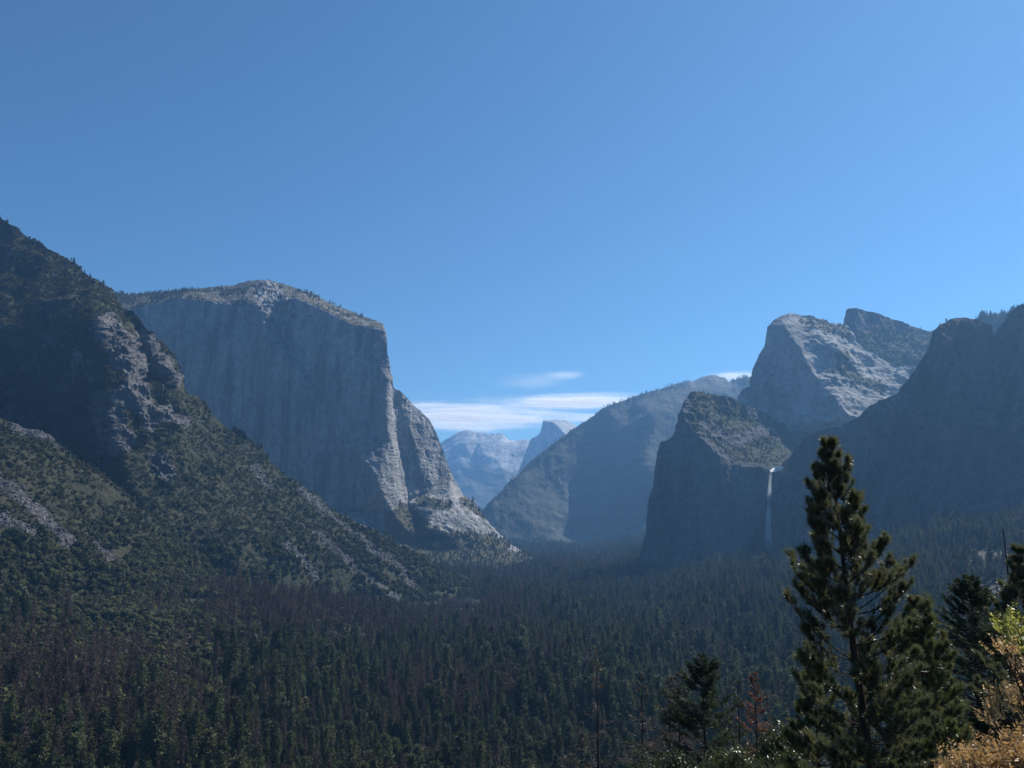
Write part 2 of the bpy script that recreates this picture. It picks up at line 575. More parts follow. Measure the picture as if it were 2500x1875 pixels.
relief('brushy_mountain',
       [(-90, 480, 2470), (0, 533, 2420), (30, 544, 2400), (39, 563, 2395), (69, 589, 2385), (99, 602, 2375), (130, 624, 2365), (169, 645, 2350), (211, 675, 2330),
        (247, 699, 2315), (268, 714, 2305), (277, 732, 2295), (291, 756, 2285), (297, 748, 2240), (319, 760, 2230), (335, 762, 2225), (341, 775, 2225), (353, 787, 2220), (368, 812, 2215),
        (374, 835, 2215), (386, 838, 2212), (397, 848, 2212), (405, 868, 2212), (413, 870, 2210), (423, 878, 2210), (431, 905, 2208), (443, 930, 2205), (447, 960, 2205), (470, 970, 2240), (494, 990, 2268),
        (542, 1032, 2280), (566, 1048, 2290), (571, 1040, 2295), (597, 1055, 2300), (606, 1081, 2300), (633, 1100, 2310), (650, 1119, 2320), (685, 1161, 2330),
        (727, 1195, 2350), (765, 1216, 2370), (803, 1242, 2390), (840, 1267, 2410), (878, 1285, 2430), (916, 1311, 2450), (980, 1346, 2480), (1059, 1388, 2530), (1154, 1425, 2580), (1210, 1442, 2600),
        (1240, 1475, ('z', -25)), (1100, 1500, ('z', -25)), (950, 1510, ('z', -25)), (800, 1520, ('z', -25)), (600, 1560, ('z', -25)), (300, 1640, ('z', -25)), (0, 1720, ('z', -25)), (-90, 1740, ('z', -25))],
       [[(-90, 790, 2150), (0, 800, 2120), (100, 806, 2105), (180, 800, 2085), (232, 768, 2110)],          # brow over the dark face
        [(-80, 1010, 2180), (60, 1010, 2165), (160, 1060, 2140), (240, 1150, 2060), (320, 1255, 1975)],      # foot of the dark face
        [(245, 790, 2075), (262, 900, 2010), (272, 1010, 1975), (285, 1100, 1950), (335, 1225, 1905), (400, 1290, 1880)],   # first spine
        [(285, 800, 2105), (305, 860, 2080), (335, 940, 2060)],
        [(318, 800, 2225), (340, 860, 2205), (366, 930, 2175)],                                                  # back of the lit strip
        [(362, 850, 2165), (398, 900, 2140), (425, 965, 2125), (440, 1010, 2130)],                               # second spine: dark on its left
        [(480, 1060, 2160), (540, 1140, 2140), (620, 1230, 2130)],
        [(420, 1180, 1980), (500, 1280, 1930), (560, 1340, 1925)],
        [(700, 1300, 2130), (760, 1370, 2090)], [(860, 1400, 2220), (930, 1440, 2210)]],
       3.4, M_BRUSH, d_left, v_left, 'steep dark brushy mountainside with a rocky spine filling the left edge', back=600)


def d_lobe(px, py, P, N):
    return ridged(P / np.array([140, 140, 200]), 3, 51) * 12 + ridged(P / 35.0, 3, 61) * 4 + fbm(P / 12.0, 3, 71) * 1.5


relief('hillside',
       [(-90, 985, 1660), (0, 1018, 1660), (60, 1046, 1665), (100, 1062, 1670), (130, 1086, 1675), (190, 1130, 1690), (240, 1163, 1705), (270, 1187, 1715), (330, 1242, 1740),
        (400, 1295, 1765), (445, 1340, 1780), (500, 1390, 1800), (560, 1432, 1820), (640, 1475, 1840), (700, 1520, ('z', -20)),
        (600, 1575, ('z', -25)), (450, 1620, ('z', -25)), (300, 1665, ('z', -25)), (0, 1740, ('z', -25)), (-90, 1760, ('z', -25))],
       [[(0, 1250, 1430), (150, 1330, 1450), (300, 1430, 1480), (420, 1500, 1540)], [(100, 1160, 1590), (200, 1230, 1610), (330, 1340, 1640)]],
       3.4, M_BRUSH, d_lobe, lambda px, py, P, N: 1.0 - (1.0 + 0.9 * fbm(P / 45.0, 4, 44)) * scree_mask(px, py, SCREE_B, 19),
       'sunlit green brush hillside with scree streaks at lower left', 'hillside', back=300)


# ---- great granite cliff with the prow
def d_elcap(px, py, P, N):
    face = sstep(0.5, 0.25, N[:, 2])
    flute = ridged(P / np.array([75, 75, 620]), 4, 81) * 9
    big = fbm(P / np.array([260, 260, 400]), 3, 91) * 18
    low = sstep(1195, 1235, py) * sstep(960, 1010, px)
    rough = ridged(P / np.array([48, 48, 60]), 4, 92) * (4 + 6 * low) + fbm(P / 17.0, 3, 93) * (1.5 + 3 * low)
    chute = near_line(px, py, [(655, 720), (672, 760), (668, 810)], 50)
    return flute * face + big * 0.7 + rough + chute * ridged(P / 40.0, 3, 94) * 14


def v_elcap(px, py, P, N):
    v = 0.05 + 0.55 * sstep(0.45, 0.75, N[:, 2]) * sstep(900, 850, py)
    v += 0.95 * near_line(px, py, [(985, 1275), (1020, 1310), (1060, 1340), (1180, 1350)], 62)
    v += 0.7 * near_line(px, py, [(1030, 1225), (1090, 1235)], 22) + 0.6 * near_line(px, py, [(1130, 1220), (1180, 1260)], 18)
    v += 0.9 * near_line(px, py, [(1150, 1325), (1230, 1330)], 22)
    v += 0.9 * sstep(1335, 1360, py) + 0.8 * near_line(px, py, [(240, 705), (430, 712)], 26)
    v -= 0.5 * near_line(px, py, [(655, 715), (690, 780)], 40)
    return v


relief('granite_cliff',
       [(200, 715, 4250), (270, 712, 4250), (318, 717, 4250), (396, 714, 4230), (433, 709, 4220), (487, 704, 4210), (572, 697, 4200), (606, 687, 4190), (657, 686, 4180),
        (691, 691, 4150), (725, 703, 4120), (759, 716, 4080), (793, 733, 4050), (826, 748, 4010), (877, 767, 3960), (921, 781, 3900), (938, 792, 3860), (942, 820, 3810), (946, 870, 3790),
        (949, 914, 3780), (955, 929, 3790), (969, 951, 3850), (995, 977, 3895), (1024, 1006, 3930), (1047, 1027, 3950), (1056, 1045, 3955), (1067, 1067, 3955), (1081, 1103, 3955),
        (1100, 1150, 3950), (1118, 1183, 3945), (1130, 1208, 3930), (1157, 1226, 3905), (1172, 1248, 3860), (1190, 1277, 3850), (1215, 1298, 3840), (1243, 1326, 3830), (1290, 1352, 3780),
        (1330, 1385, ('z', -15)), (1180, 1415, ('z', -15)), (1000, 1430, ('z', -15)), (800, 1440, ('z', -15)), (200, 1440, ('z', -15))],
       [[(200, 752, 3950), (280, 750, 3950), (330, 750, 3940), (400, 735, 3930), (445, 724, 3925), (540, 737, 3910), (600, 732, 3900), (640, 738, 3890), (668, 742, 3895), (700, 733, 3900), (725, 728, 3890),
         (800, 757, 3860), (870, 791, 3820), (922, 802, 3790), (938, 806, 3780)],
        [(622, 745, 3835), (640, 775, 3828), (664, 822, 3822)], [(702, 745, 3950), (694, 775, 3935), (676, 815, 3900)],
        [(250, 1000, 3900), (450, 1000, 3860), (650, 1000, 3820), (800, 1000, 3770), (880, 1010, 3745)],
        [(700, 1250, 3780), (830, 1250, 3700), (900, 1260, 3660), (960, 1325, 3600)],
        [(944, 930, 3740), (943, 1000, 3725), (948, 1040, 3715), (953, 1085, 3700), (958, 1130, 3690), (966, 1180, 3680), (984, 1240, 3660), (1000, 1280, 3645), (1013, 1330, 3620)],        # prow
        [(953, 935, 3830), (957, 1000, 3830), (966, 1060, 3830), (975, 1110, 3825), (983, 1170, 3815), (993, 1225, 3800), (1008, 1285, 3755), (1020, 1330, 3690)],                      # inner edge of the lit strip
        [(920, 1160, 3610), (935, 1205, 3590), (960, 1250, 3585), (990, 1292, 3585)],                                                                                            # lower flare
        [(1000, 1030, 3872), (1020, 1120, 3862), (1045, 1205, 3842)],
        [(1000, 1238, 3735), (1050, 1216, 3770), (1100, 1212, 3800), (1128, 1212, 3840)],                                                                                          # top of the lower buttress
        [(1040, 1290, 3600), (1100, 1310, 3590), (1180, 1325, 3650)],
        [(1060, 1250, 3700), (1110, 1250, 3725), (1150, 1260, 3760)],
        [(1020, 1345, 3560), (1120, 1350, 3560), (1220, 1350, 3640)]],
       3.2, M_ELCAP, d_elcap, v_elcap, 'huge shaded granite cliff with a sunlit prow rising beyond the brushy mountain', 'cliff', back=900, drop=0.35, smooth_it=3)


# ---- wooded ridge across the valley, far
def d_sent(px, py, P, N):
    return ridged(P / np.array([520, 520, 900]), 4, 101) * 34 + ridged(P / np.array([90, 90, 200]), 4, 111) * 9 + fbm(P / 35.0, 3, 112) * 4


def v_sent(px, py, P, N):
    v = 0.85 + 0.15 * sstep(0.3, 0.7, N[:, 2]) - 0.2 * sstep(0.4, 0.15, N[:, 2])
    v -= 0.9 * near_line(px, py, [(1700, 940), (1735, 926), (1775, 940)], 22)
    v -= 0.55 * near_line(px, py, [(1375, 1165), (1395, 1200), (1385, 1240)], 26) + 0.45 * near_line(px, py, [(1430, 1200), (1400, 1290), (1330, 1310)], 22)
    v -= 0.35 * near_line(px, py, [(1560, 1255), (1530, 1280), (1480, 1300)], 22)
    return v


relief('wooded_ridge',
       [(1150, 1300, 6500), (1181, 1248, 6600), (1197, 1233, 6650), (1226, 1204, 6700), (1237, 1183, 6750), (1259, 1165, 6800), (1284, 1136, 6900), (1317, 1110, 7000), (1356, 1081, 7100), (1392, 1056, 7200),
        (1425, 1034, 7250), (1465, 1009, 7300), (1512, 984, 7350), (1544, 973, 7400), (1591, 962, 7450), (1617, 957, 7450), (1650, 944, 7500), (1681, 937, 7600), (1695, 933, 7700), (1713, 923, 7750), (1731, 918, 7750),
        (1750, 919, 7750), (1768, 926, 7750), (1780, 934, 7700), (1800, 930, 7600), (1840, 926, 7500), (1900, 925, 7500), (1900, 1345, 6000), (1600, 1346, 6060), (1400, 1344, 6220), (1200, 1342, 6330)],
       [[(1250, 1240, 6590), (1330, 1180, 6800), (1400, 1120, 6970), (1450, 1070, 7090)],
        [(1490, 1010, 7220), (1452, 1120, 6990), (1425, 1210, 6790), (1400, 1310, 6420)],
        [(1530, 1040, 7080), (1500, 1150, 6830), (1470, 1270, 6500)],
        [(1600, 1020, 6900), (1570, 1150, 6500), (1560, 1240, 6400)],
        [(1690, 945, 7450), (1735, 948, 7350), (1785, 950, 7350)],
        [(1220, 1325, 6350), (1330, 1320, 6330), (1450, 1325, 6250), (1580, 1325, 6100)]],
       3.6, M_SENT, d_sent, v_sent, 'hazy blue forested ridge sloping up to a bald dome across the valley', 'ridge', back=1200, crisp=False)


# ---- far dome and far peaks
def d_far(px, py, P, N):
    return ridged(P / np.array([1300, 1300, 1300]), 4, 121) * 60 + fbm(P / 220.0, 4, 131) * 22


def d_dome(px, py, P, N):
    return fbm(P / np.array([300, 300, 900]), 4, 133) * 14


relief('granite_dome',
       [(1230, 1300, 12600), (1262, 1160, 12900), (1285, 1100, 13100), (1293, 1079, 13150), (1298, 1070, 13150), (1311, 1065, 13150), (1319, 1055, 13100), (1323, 1041, 13050), (1325, 1030, 13050), (1328, 1026, 13080),
        (1342, 1026, 13200), (1363, 1024, 13350), (1385, 1027, 13500), (1401, 1036, 13600), (1412, 1043, 13600), (1470, 1090, 13500), (1470, 1300, 12500)],
       [[(1330, 1028, 12980), (1350, 1030, 12850), (1366, 1044, 12720), (1380, 1060, 12640), (1392, 1085, 12560)], [(1310, 1110, 12850), (1330, 1180, 12600)], [(1410, 1065, 13300), (1430, 1085, 13300)]],
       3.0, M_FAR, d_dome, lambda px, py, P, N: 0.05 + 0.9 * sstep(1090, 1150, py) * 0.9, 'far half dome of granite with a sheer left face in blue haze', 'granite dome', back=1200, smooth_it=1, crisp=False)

relief('distant_mountain',
       [(1000, 1330, 13600), (1000, 1110, 15500), (1073, 1078, 15500), (1092, 1067, 15500), (1119, 1055, 15500), (1138, 1050, 15500), (1148, 1052, 15500), (1157, 1057, 15450), (1179, 1060, 15450), (1198, 1063, 15400), (1202, 1059, 15400), (1210, 1063, 15400),
        (1217, 1058, 15400), (1228, 1060, 15400), (1236, 1067, 15400), (1241, 1072, 15400), (1260, 1075, 15400), (1292, 1076, 15300), (1340, 1080, 15300), (1340, 1330, 13600)],
       [[(1080, 1130, 14900), (1110, 1110, 14950), (1135, 1085, 15000), (1150, 1075, 15100)], [(1120, 1160, 14600), (1150, 1120, 14850), (1170, 1085, 15150)],
        [(1185, 1110, 14700), (1215, 1090, 14900), (1245, 1105, 14800), (1255, 1120, 14700)], [(1225, 1130, 14500), (1260, 1110, 14750)], [(1100, 1200, 14300), (1180, 1180, 14300)], [(1120, 1280, 13800), (1180, 1260, 13700), (1240, 1200, 14000)]],
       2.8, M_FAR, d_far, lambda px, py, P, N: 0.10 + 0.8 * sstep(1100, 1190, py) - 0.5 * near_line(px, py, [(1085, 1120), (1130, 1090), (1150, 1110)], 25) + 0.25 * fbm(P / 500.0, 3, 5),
       'pale bare peaks farthest away at the valley head', 'mountain', back=2000, smooth_it=2, crisp=False)


# ---- right side: waterfall cliff, slabby peak, gunsight spire, dark tower, ridge in the notch
def d_cliff(px, py, P, N):
    face = sstep(0.55, 0.25, N[:, 2])
    return (ridged(P / np.array([70, 70, 380]), 4, 141) * 9 * face + fbm(P / np.array([220, 220, 260]), 3, 151) * 16
            + ridged(P / np.array([30, 30, 40]), 3, 152) * (3 + 4 * (1 - face)) + fbm(P / 12.0, 2, 153) * 1.2)


def v_falls(px, py, P, N):
    sh = inside_poly(px, py, [(1680, 950), (1800, 980), (1900, 1020), (2060, 1010), (2060, 1060), (1900, 1140), (1800, 1128), (1740, 1098), (1690, 1045)])
    v = np.where(sh, 0.78, 0.18)
    v = v - 0.6 * near_line(px, py, [(1720, 1035), (1790, 1080), (1870, 1050)], 22) - 0.8 * near_line(px, py, [(1705, 1062), (1745, 1100), (1810, 1138)], 12)
    v -= 0.55 * near_line(px, py, [(1820, 1000), (1870, 1035), (1900, 1070)], 16)
    return v + 0.6 * sstep(1370, 1400, py)


relief('waterfall_cliff',
       [(1540, 1430, 2950), (1552, 1385, 2960), (1570, 1327, 2985), (1578, 1299, 2995), (1583, 1223, 3005), (1596, 1187, 3010), (1601, 1136, 3015), (1605, 1100, 3020), (1612, 1078, 3030), (1639, 1067, 3030), (1648, 1045, 3045),
        (1659, 1006, 3075), (1674, 973, 3110), (1686, 957, 3130), (1706, 955, 3150), (1724, 959, 3160), (1760, 968, 3180), (1786, 971, 3200), (1800, 979, 3210), (1815, 993, 3230), (1851, 1006, 3280), (1883, 1022, 3330),
        (1909, 1030, 3370), (1948, 1017, 3480), (2006, 1013, 3560), (2060, 1020, 3600), (2150, 1040, 3600), (2150, 1250, 2950), (2000, 1430, 2850), (1800, 1440, 2890)],
       [[(1668, 1015, 3040), (1688, 1045, 3000), (1713, 1069, 2975), (1746, 1104, 2965), (1789, 1133, 2985), (1818, 1140, 3000), (1862, 1138, 3020), (1885, 1148, 3035), (1910, 1140, 3050)],
        [(1705, 985, 3095), (1740, 1030, 3060), (1780, 1070, 3060), (1830, 1100, 3080)],
        [(1760, 1000, 3150), (1820, 1030, 3210), (1880, 1070, 3220), (1900, 1100, 3160)],
        [(1960, 1060, 3400), (2050, 1050, 3500)],
        [(1640, 1100, 3000), (1645, 1230, 2975), (1640, 1380, 2950)],
        [(1760, 1180, 2955), (1765, 1300, 2935), (1760, 1400, 2920)],
        [(1870, 1200, 3025), (1868, 1300, 3000), (1860, 1380, 2950)],
        [(1955, 1160, 3000), (1960, 1300, 2960)]],
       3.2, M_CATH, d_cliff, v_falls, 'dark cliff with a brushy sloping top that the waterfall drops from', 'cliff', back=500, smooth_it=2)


def d_peak(px, py, P, N):
    slab = sstep(1940, 2010, px)
    return (fbm(P / np.array([230, 230, 260]), 3, 161) * 15 + ridged((P + np.array([0, 0, 0])) / np.array([150, 150, 80]), 4, 171) * (5 + 13 * slab)
            + ridged(P / np.array([32, 32, 30]), 3, 172) * (2.5 + 2 * slab) + fbm(P / 13.0, 2, 173) * 1.4)


def v_peak(px, py, P, N):
    v = 0.12 + 0.5 * near_line(px, py, [(1960, 785), (2060, 815)], 20)
    v += 0.75 * near_line(px, py, [(2050, 900), (2085, 930)], 22) + 0.7 * near_line(px, py, [(2040, 870), (2055, 875)], 14) + 0.6 * near_line(px, py, [(2110, 940), (2150, 955)], 16)
    v += 0.3 * fbm(P / 60.0, 3, 8)
    return v


relief('granite_peak',
       [(1790, 1010, 3500), (1807, 959, 3520), (1815, 948, 3520), (1829, 944, 3520), (1838, 904, 3530), (1851, 872, 3540), (1869, 843, 3540), (1872, 821, 3540), (1876, 800, 3550), (1891, 783, 3560), (1909, 772, 3570), (1927, 766, 3580),
        (1952, 769, 3600), (1974, 772, 3620), (1995, 780, 3640), (2017, 787, 3670), (2042, 794, 3700), (2065, 799, 3720), (2088, 828, 3740), (2115, 860, 3760), (2162, 886, 3770), (2190, 897, 3770), (2260, 895, 3780), (2320, 930, 3780),
        (2320, 1100, 3500), (1790, 1100, 3420)],
       [[(1915, 800, 3500), (1935, 830, 3450), (1952, 850, 3425), (1975, 895, 3400), (1998, 925, 3390), (2035, 968, 3340), (2068, 1012, 3300)],        # edge of the shaded face
        [(1952, 790, 3560), (1990, 815, 3535), (2030, 845, 3520), (2042, 862, 3515)],                                                         # upper shaded facet
        [(1965, 860, 3455), (2000, 876, 3480), (2030, 888, 3500)],
        [(2060, 850, 3620), (2110, 900, 3660), (2180, 935, 3690), (2240, 945, 3700)],
        [(2040, 920, 3460), (2100, 965, 3500), (2160, 985, 3560)],
        [(2090, 1005, 3350), (2150, 1020, 3400)],
        [(1850, 940, 3470), (1900, 900, 3470), (1930, 960, 3420)]],
       3.0, M_PEAK, d_peak, v_peak, 'pointed granite peak with a shaded face and sunlit slabs above the waterfall cliff', 'peak', back=400, smooth_it=2)

relief('rock_spire',
       [(2050, 900, 3950), (2060, 800, 3950), (2061, 775, 3950), (2063, 759, 3950), (2068, 754, 3955), (2086, 753, 3970), (2115, 758, 3990), (2151, 767, 4010), (2187, 781, 4030), (2223, 796, 4050), (2259, 809, 4060), (2290, 812, 4060), (2380, 850, 4060), (2380, 1000, 3850), (2050, 1000, 3800)],
       [[(2085, 800, 3925), (2140, 840, 3915), (2220, 870, 3900)], [(2100, 880, 3850), (2180, 910, 3830)]],
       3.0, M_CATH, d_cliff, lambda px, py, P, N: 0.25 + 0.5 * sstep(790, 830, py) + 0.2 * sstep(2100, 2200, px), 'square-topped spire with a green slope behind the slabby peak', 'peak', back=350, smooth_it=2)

relief('notch_ridge',
       [(2360, 900, 3600), (2375, 790, 3620), (2389, 782, 3620), (2403, 776, 3620), (2421, 772, 3620), (2450, 769, 3620), (2480, 760, 3620), (2540, 745, 3620), (2600, 740, 3620), (2600, 900, 3400)],
       [[(2420, 800, 3560), (2500, 790, 3560)]], 4.0, M_SENT, d_lobe, lambda px, py, P, N: 0.85 + 0 * px, 'tree-topped ridge seen through the notch beside the dark tower', 'ridge', back=500)


def d_tower(px, py, P, N):
    return (fbm(P / np.array([260, 260, 330]), 3, 181) * 22 + ridged(P / np.array([80, 80, 300]), 4, 191) * 9 + ridged(P / np.array([26, 26, 34]), 3, 192) * 3 + fbm(P / 11.0, 2, 193) * 1.0)


relief('dark_tower',
       [(1880, 1420, 2800), (1897, 1250, 2860), (1905, 1150, 2900), (1911, 1136, 2890), (1929, 1122, 2870), (1946, 1096, 2840), (1987, 1064, 2780), (2020, 1050, 2740), (2056, 1041, 2690), (2097, 1018, 2640), (2108, 1001, 2630), (2143, 975, 2590), (2189, 960, 2540),
        (2212, 934, 2520), (2233, 908, 2500), (2247, 882, 2490), (2262, 856, 2480), (2273, 836, 2470), (2282, 810, 2465), (2299, 792, 2460), (2334, 778, 2450), (2357, 778, 2440), (2386, 782, 2430), (2400, 789, 2425), (2421, 795, 2420), (2425, 812, 2415),
        (2429, 826, 2410), (2436, 803, 2405), (2450, 787, 2400), (2461, 772, 2395), (2476, 760, 2390), (2493, 749, 2380), (2520, 738, 2370), (2640, 700, 2340), (2640, 1380, 2000), (2300, 1400, 2200), (2100, 1430, 2400)],
       [[(2300, 850, 2380), (2330, 1000, 2330), (2340, 1200, 2260)], [(2200, 1010, 2480), (2220, 1150, 2420), (2230, 1300, 2350)], [(2429, 840, 2420), (2440, 980, 2330), (2450, 1150, 2240)],
        [(2060, 1110, 2640), (2080, 1250, 2560)], [(2520, 850, 2290), (2530, 1050, 2180)], [(1960, 1150, 2810), (1970, 1300, 2740)]],
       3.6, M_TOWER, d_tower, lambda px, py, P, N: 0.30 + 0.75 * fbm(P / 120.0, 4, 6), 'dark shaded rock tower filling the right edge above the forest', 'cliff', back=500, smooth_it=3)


# ------------------------------------------------------------------ waterfall
def wall_depth(px, py, r=16):
    """nearest depth of the built cliffs round a sight line"""
    d = []
    for nm in ('waterfall_cliff', 'dark_tower'):
        R = RELIEFS[nm]; qx, qy = project(R['P'])
        m = (np.abs(qx - px) < r) & (np.abs(qy - py) < r)
        if m.any(): d.append(R['P'][m, 1].min())
    return min(d) if d else 2950.0


def waterfall():
    t = NT('falling_water')
    tc = t.n('ShaderNodeTexCoord')
    mp = t.n('ShaderNodeMapping'); mp.inputs['Scale'].default_value = (0.28, 0.28, 0.022)
    t.l(tc.outputs['Object'], mp.inputs['Vector'])
    n = t.noise(1.0, 5, 0.65, mp.outputs[0])
    fade = t.attr('fade')
    a = t.math('MULTIPLY', t.ramp(n, (0.25, 0.70, 0.35, 0.9)), fade, clamp=True)
    d = t.n('ShaderNodeBsdfDiffuse'); d.inputs['Color'].default_value = (0.85, 0.88, 0.9, 1)
    tl = t.n('ShaderNodeBsdfTranslucent'); tl.inputs['Color'].default_value = (0.85, 0.88, 0.9, 1)
    m1 = t.n('ShaderNodeMixShader'); m1.inputs[0].default_value = 0.5; t.l(d.outputs[0], m1.inputs[1]); t.l(tl.outputs[0], m1.inputs[2])
    tr = t.n('ShaderNodeBsdfTransparent')
    m2 = t.n('ShaderNodeMixShader'); t.l(a, m2.inputs[0]); t.l(tr.outputs[0], m2.inputs[1]); t.l(m1.outputs[0], m2.inputs[2])
    t.l(m2.outputs[0], t.out.inputs[0])
    lip = at(1883, 1150, 2985)
    root = empty('waterfall', lip)
    tag(root, 'thin white waterfall dropping down the dark cliff left of the tall pine', 'waterfall')
    # plume: closed tube, flattened, widening and thinning on the way down
    rows, seg = 40, 14
    V, fd = [], []
    for i in range(rows):
        f = i / (rows - 1)
        px = 1882 - 9 * f ** 0.7 + 2 * f * f; py = 1151 + f * 190
        c = at(px, py, wall_depth(px, py) - 16) - lip
        w = (4.0 + 8 * f ** 0.8) * (1 + 0.10 * math.sin(9 * f) + 0.08 * math.sin(23 * f + 1))
        for k in range(seg):
            an = 2 * math.pi * k / seg
            V.append((c[0] + w * math.cos(an), c[1] + 0.45 * w * math.sin(an), c[2]))
            edge = abs(math.sin(an)) ** 0.7
            fd.append((0.85 - 0.30 * f) * (1 - f ** 10) * (0.25 + 0.75 * edge))
    V = np.array(V)
    F = [(i * seg + k, i * seg + (k + 1) % seg, (i + 1) * seg + (k + 1) % seg, (i + 1) * seg + k) for i in range(rows - 1) for k in range(seg)]
    obj('plume', new_mesh('plume', V, np.array(F), t.m, smooth=True, attrs={'fade': fd}), root)
    # white crest where the stream leaves the hanging valley, in the sun
    tw = NT('white_water')
    b = tw.n('ShaderNodeBsdfPrincipled'); b.inputs['Base Color'].default_value = (0.85, 0.86, 0.84, 1); b.inputs['Roughness'].default_value = 0.5
    tw.l(b.outputs[0], tw.out.inputs[0])
    P_ = []
    for i in range(13):
        f = i / 12
        P_.append(at(1877 + 30 * f, 1153 - 11 * f, wall_depth(1877 + 30 * f, 1149 - 11 * f, 9) - 6) - lip)
    P_ = np.array(P_); n_, seg = len(P_), 12
    V, F = [], []
    for i in range(n_):
        rad = 7.0 * math.sin(math.pi * (i + .35) / (n_ - .3)) ** .5 * (1 + .3 * math.sin(i * 1.9))
        for k in range(seg):
            an = 2 * math.pi * k / seg
            sl, nr = np.array([-0.1, 0.86, 0.50]), np.array([0.25, -0.45, 0.86])
            V.append(P_[i] - np.array([0, 16, -2]) + sl * 2.0 * rad * math.cos(an) + nr * 0.22 * rad * math.sin(an))
    V = np.array(V); V *= 1.0; V += fbm(V / 5.0, 2, 4)[:, None] * 1.2
    F = [(i * seg + k, i * seg + (k + 1) % seg, (i + 1) * seg + (k + 1) % seg, (i + 1) * seg + k) for i in range(n_ - 1) for k in range(seg)]
    obj('crest', new_mesh('crest', V, np.array(F), tw.m, smooth=True), root)


waterfall()


# ------------------------------------------------------------------ tree meshes for the far and middle forest
class MB:
    """collects triangles and quads with a material slot each"""
    def __init__(self): self.V, self.T, self.Q, self.n, self.ti, self.qi = [], [], [], 0, [], []

    def tris(self, A, slot=0):                      # (m,3,3)
        A = np.asarray(A, float); m = len(A)
        self.V.append(A.reshape(-1, 3)); self.T.append(np.arange(3 * m).reshape(m, 3) + self.n); self.ti.append(np.full(m, slot)); self.n += 3 * m

    def tube(self, pts, rads, seg=6, slot=0, cap=True):
        pts = np.asarray(pts, float); k = len(pts)
        d = np.gradient(pts, axis=0); d /= np.linalg.norm(d, axis=1, keepdims=True) + 1e-9
        ref = np.where(np.abs(d[:, 2:3]) > 0.9, np.array([[1.0, 0, 0]]), np.array([[0, 0, 1.0]]))
        u = np.cross(d, ref); u /= np.linalg.norm(u, axis=1, keepdims=True); w = np.cross(d, u)
        an = np.linspace(0, 2 * np.pi, seg, endpoint=False)
        ring = pts[:, None] + np.asarray(rads)[:, None, None] * (u[:, None] * np.cos(an)[None, :, None] + w[:, None] * np.sin(an)[None, :, None])
        self.V.append(ring.reshape(-1, 3))
        i, j = np.meshgrid(np.arange(k - 1), np.arange(seg), indexing='ij'); j2 = (j + 1) % seg
        q = np.stack([i * seg + j, (i + 1) * seg + j, (i + 1) * seg + j2, i * seg + j2], -1).reshape(-1, 4) + self.n
        self.Q.append(q); self.qi.append(np.full(len(q), slot)); self.n += k * seg

    def mesh(self, name, mats, smooth=False):
        F, I = [], []
        if self.T: F.append(np.vstack(self.T)); I.append(np.concatenate(self.ti))
        if self.Q: F.append(np.vstack(self.Q)); I.append(np.concatenate(self.qi))
        return new_mesh(name, np.vstack(self.V), F, mats, np.concatenate(I), smooth)


def blades(base, dirs, length, width, rs, droop=0.0):
    """one thin triangle per blade"""
    n = len(base)
    dirs = dirs / (np.linalg.norm(dirs, axis=1, keepdims=True) + 1e-9)
    side = np.cross(dirs, rs.normal(size=(n, 3))); side /= np.linalg.norm(side, axis=1, keepdims=True) + 1e-9
    L = np.broadcast_to(np.asarray(length, float), (n,))[:, None]; W = np.broadcast_to(np.asarray(width, float), (n,))[:, None]
    tip = base + dirs * L; tip[:, 2] -= droop * L[:, 0]
    return np.stack([base - side * W / 2, base + side * W / 2, tip], 1)


def conifer_parts(seed, h=32.0, width=0.17, density=1.0, bare=0.10, dead=False, ragged=0.3, rounded=False):
    """trunk and crown of a mid-distance conifer, base at the origin"""
    rs = np.random.default_rng(seed)
    tr = MB()
    zz = np.linspace(-1.5, h * 0.98, 9)
    bend = np.stack([np.sin(zz / h * 2 + seed) * 0.3, np.cos(zz / h * 1.7 + seed) * 0.3, zz], -1)
    tr.tube(bend, np.linspace(0.018 * h, 0.03, 9), 6)
    cr = MB()
    n_b = int(270 * density)
    z = h * (bare + (1 - bare) * (np.sort(rs.uniform(0, 1, n_b)) ** 0.9))
    f = (z / h - bare) / (1 - bare)
    prof = (1 - f) ** 0.78 * (0.55 + 0.45 * sstep(0, 0.18, f)) * h * width + 0.25
    if rounded: prof = np.sqrt(np.clip(1 - (1.7 * f - 0.75) ** 2, 0.02, 1)) * h * width + 0.3
    L = prof * rs.uniform(1 - ragged, 1 + ragged * 0.6, n_b)
    az = rs.uniform(0, 2 * np.pi, n_b)
    pitch = np.radians(22) * (f * 2.2 - 0.9) + rs.normal(0, 0.12, n_b)
    d = np.stack([np.cos(az) * np.cos(pitch), np.sin(az) * np.cos(pitch), np.sin(pitch)], -1)
    T = []
    per = 5 if not dead else 4
    for k in range(per):
        t0 = (k + rs.uniform(0.1, 0.9, n_b)) / per
        b = np.stack([np.zeros(n_b), np.zeros(n_b), z], -1) + d * (L * t0)[:, None] + rs.normal(0, 0.06 * h * width, (n_b, 3))
        out = d + rs.normal(0, 0.45, (n_b, 3)) + np.array([0, 0, -0.25 if not dead else -0.1])
        ln = (0.24 + 0.17 * (1 - t0)) * L + 0.5
        T.append(blades(b, out, ln, (0.36 if not dead else 0.24) * ln + 0.16, rs))
    T = np.concatenate(T)
    cr.tris(T)
    return tr, cr


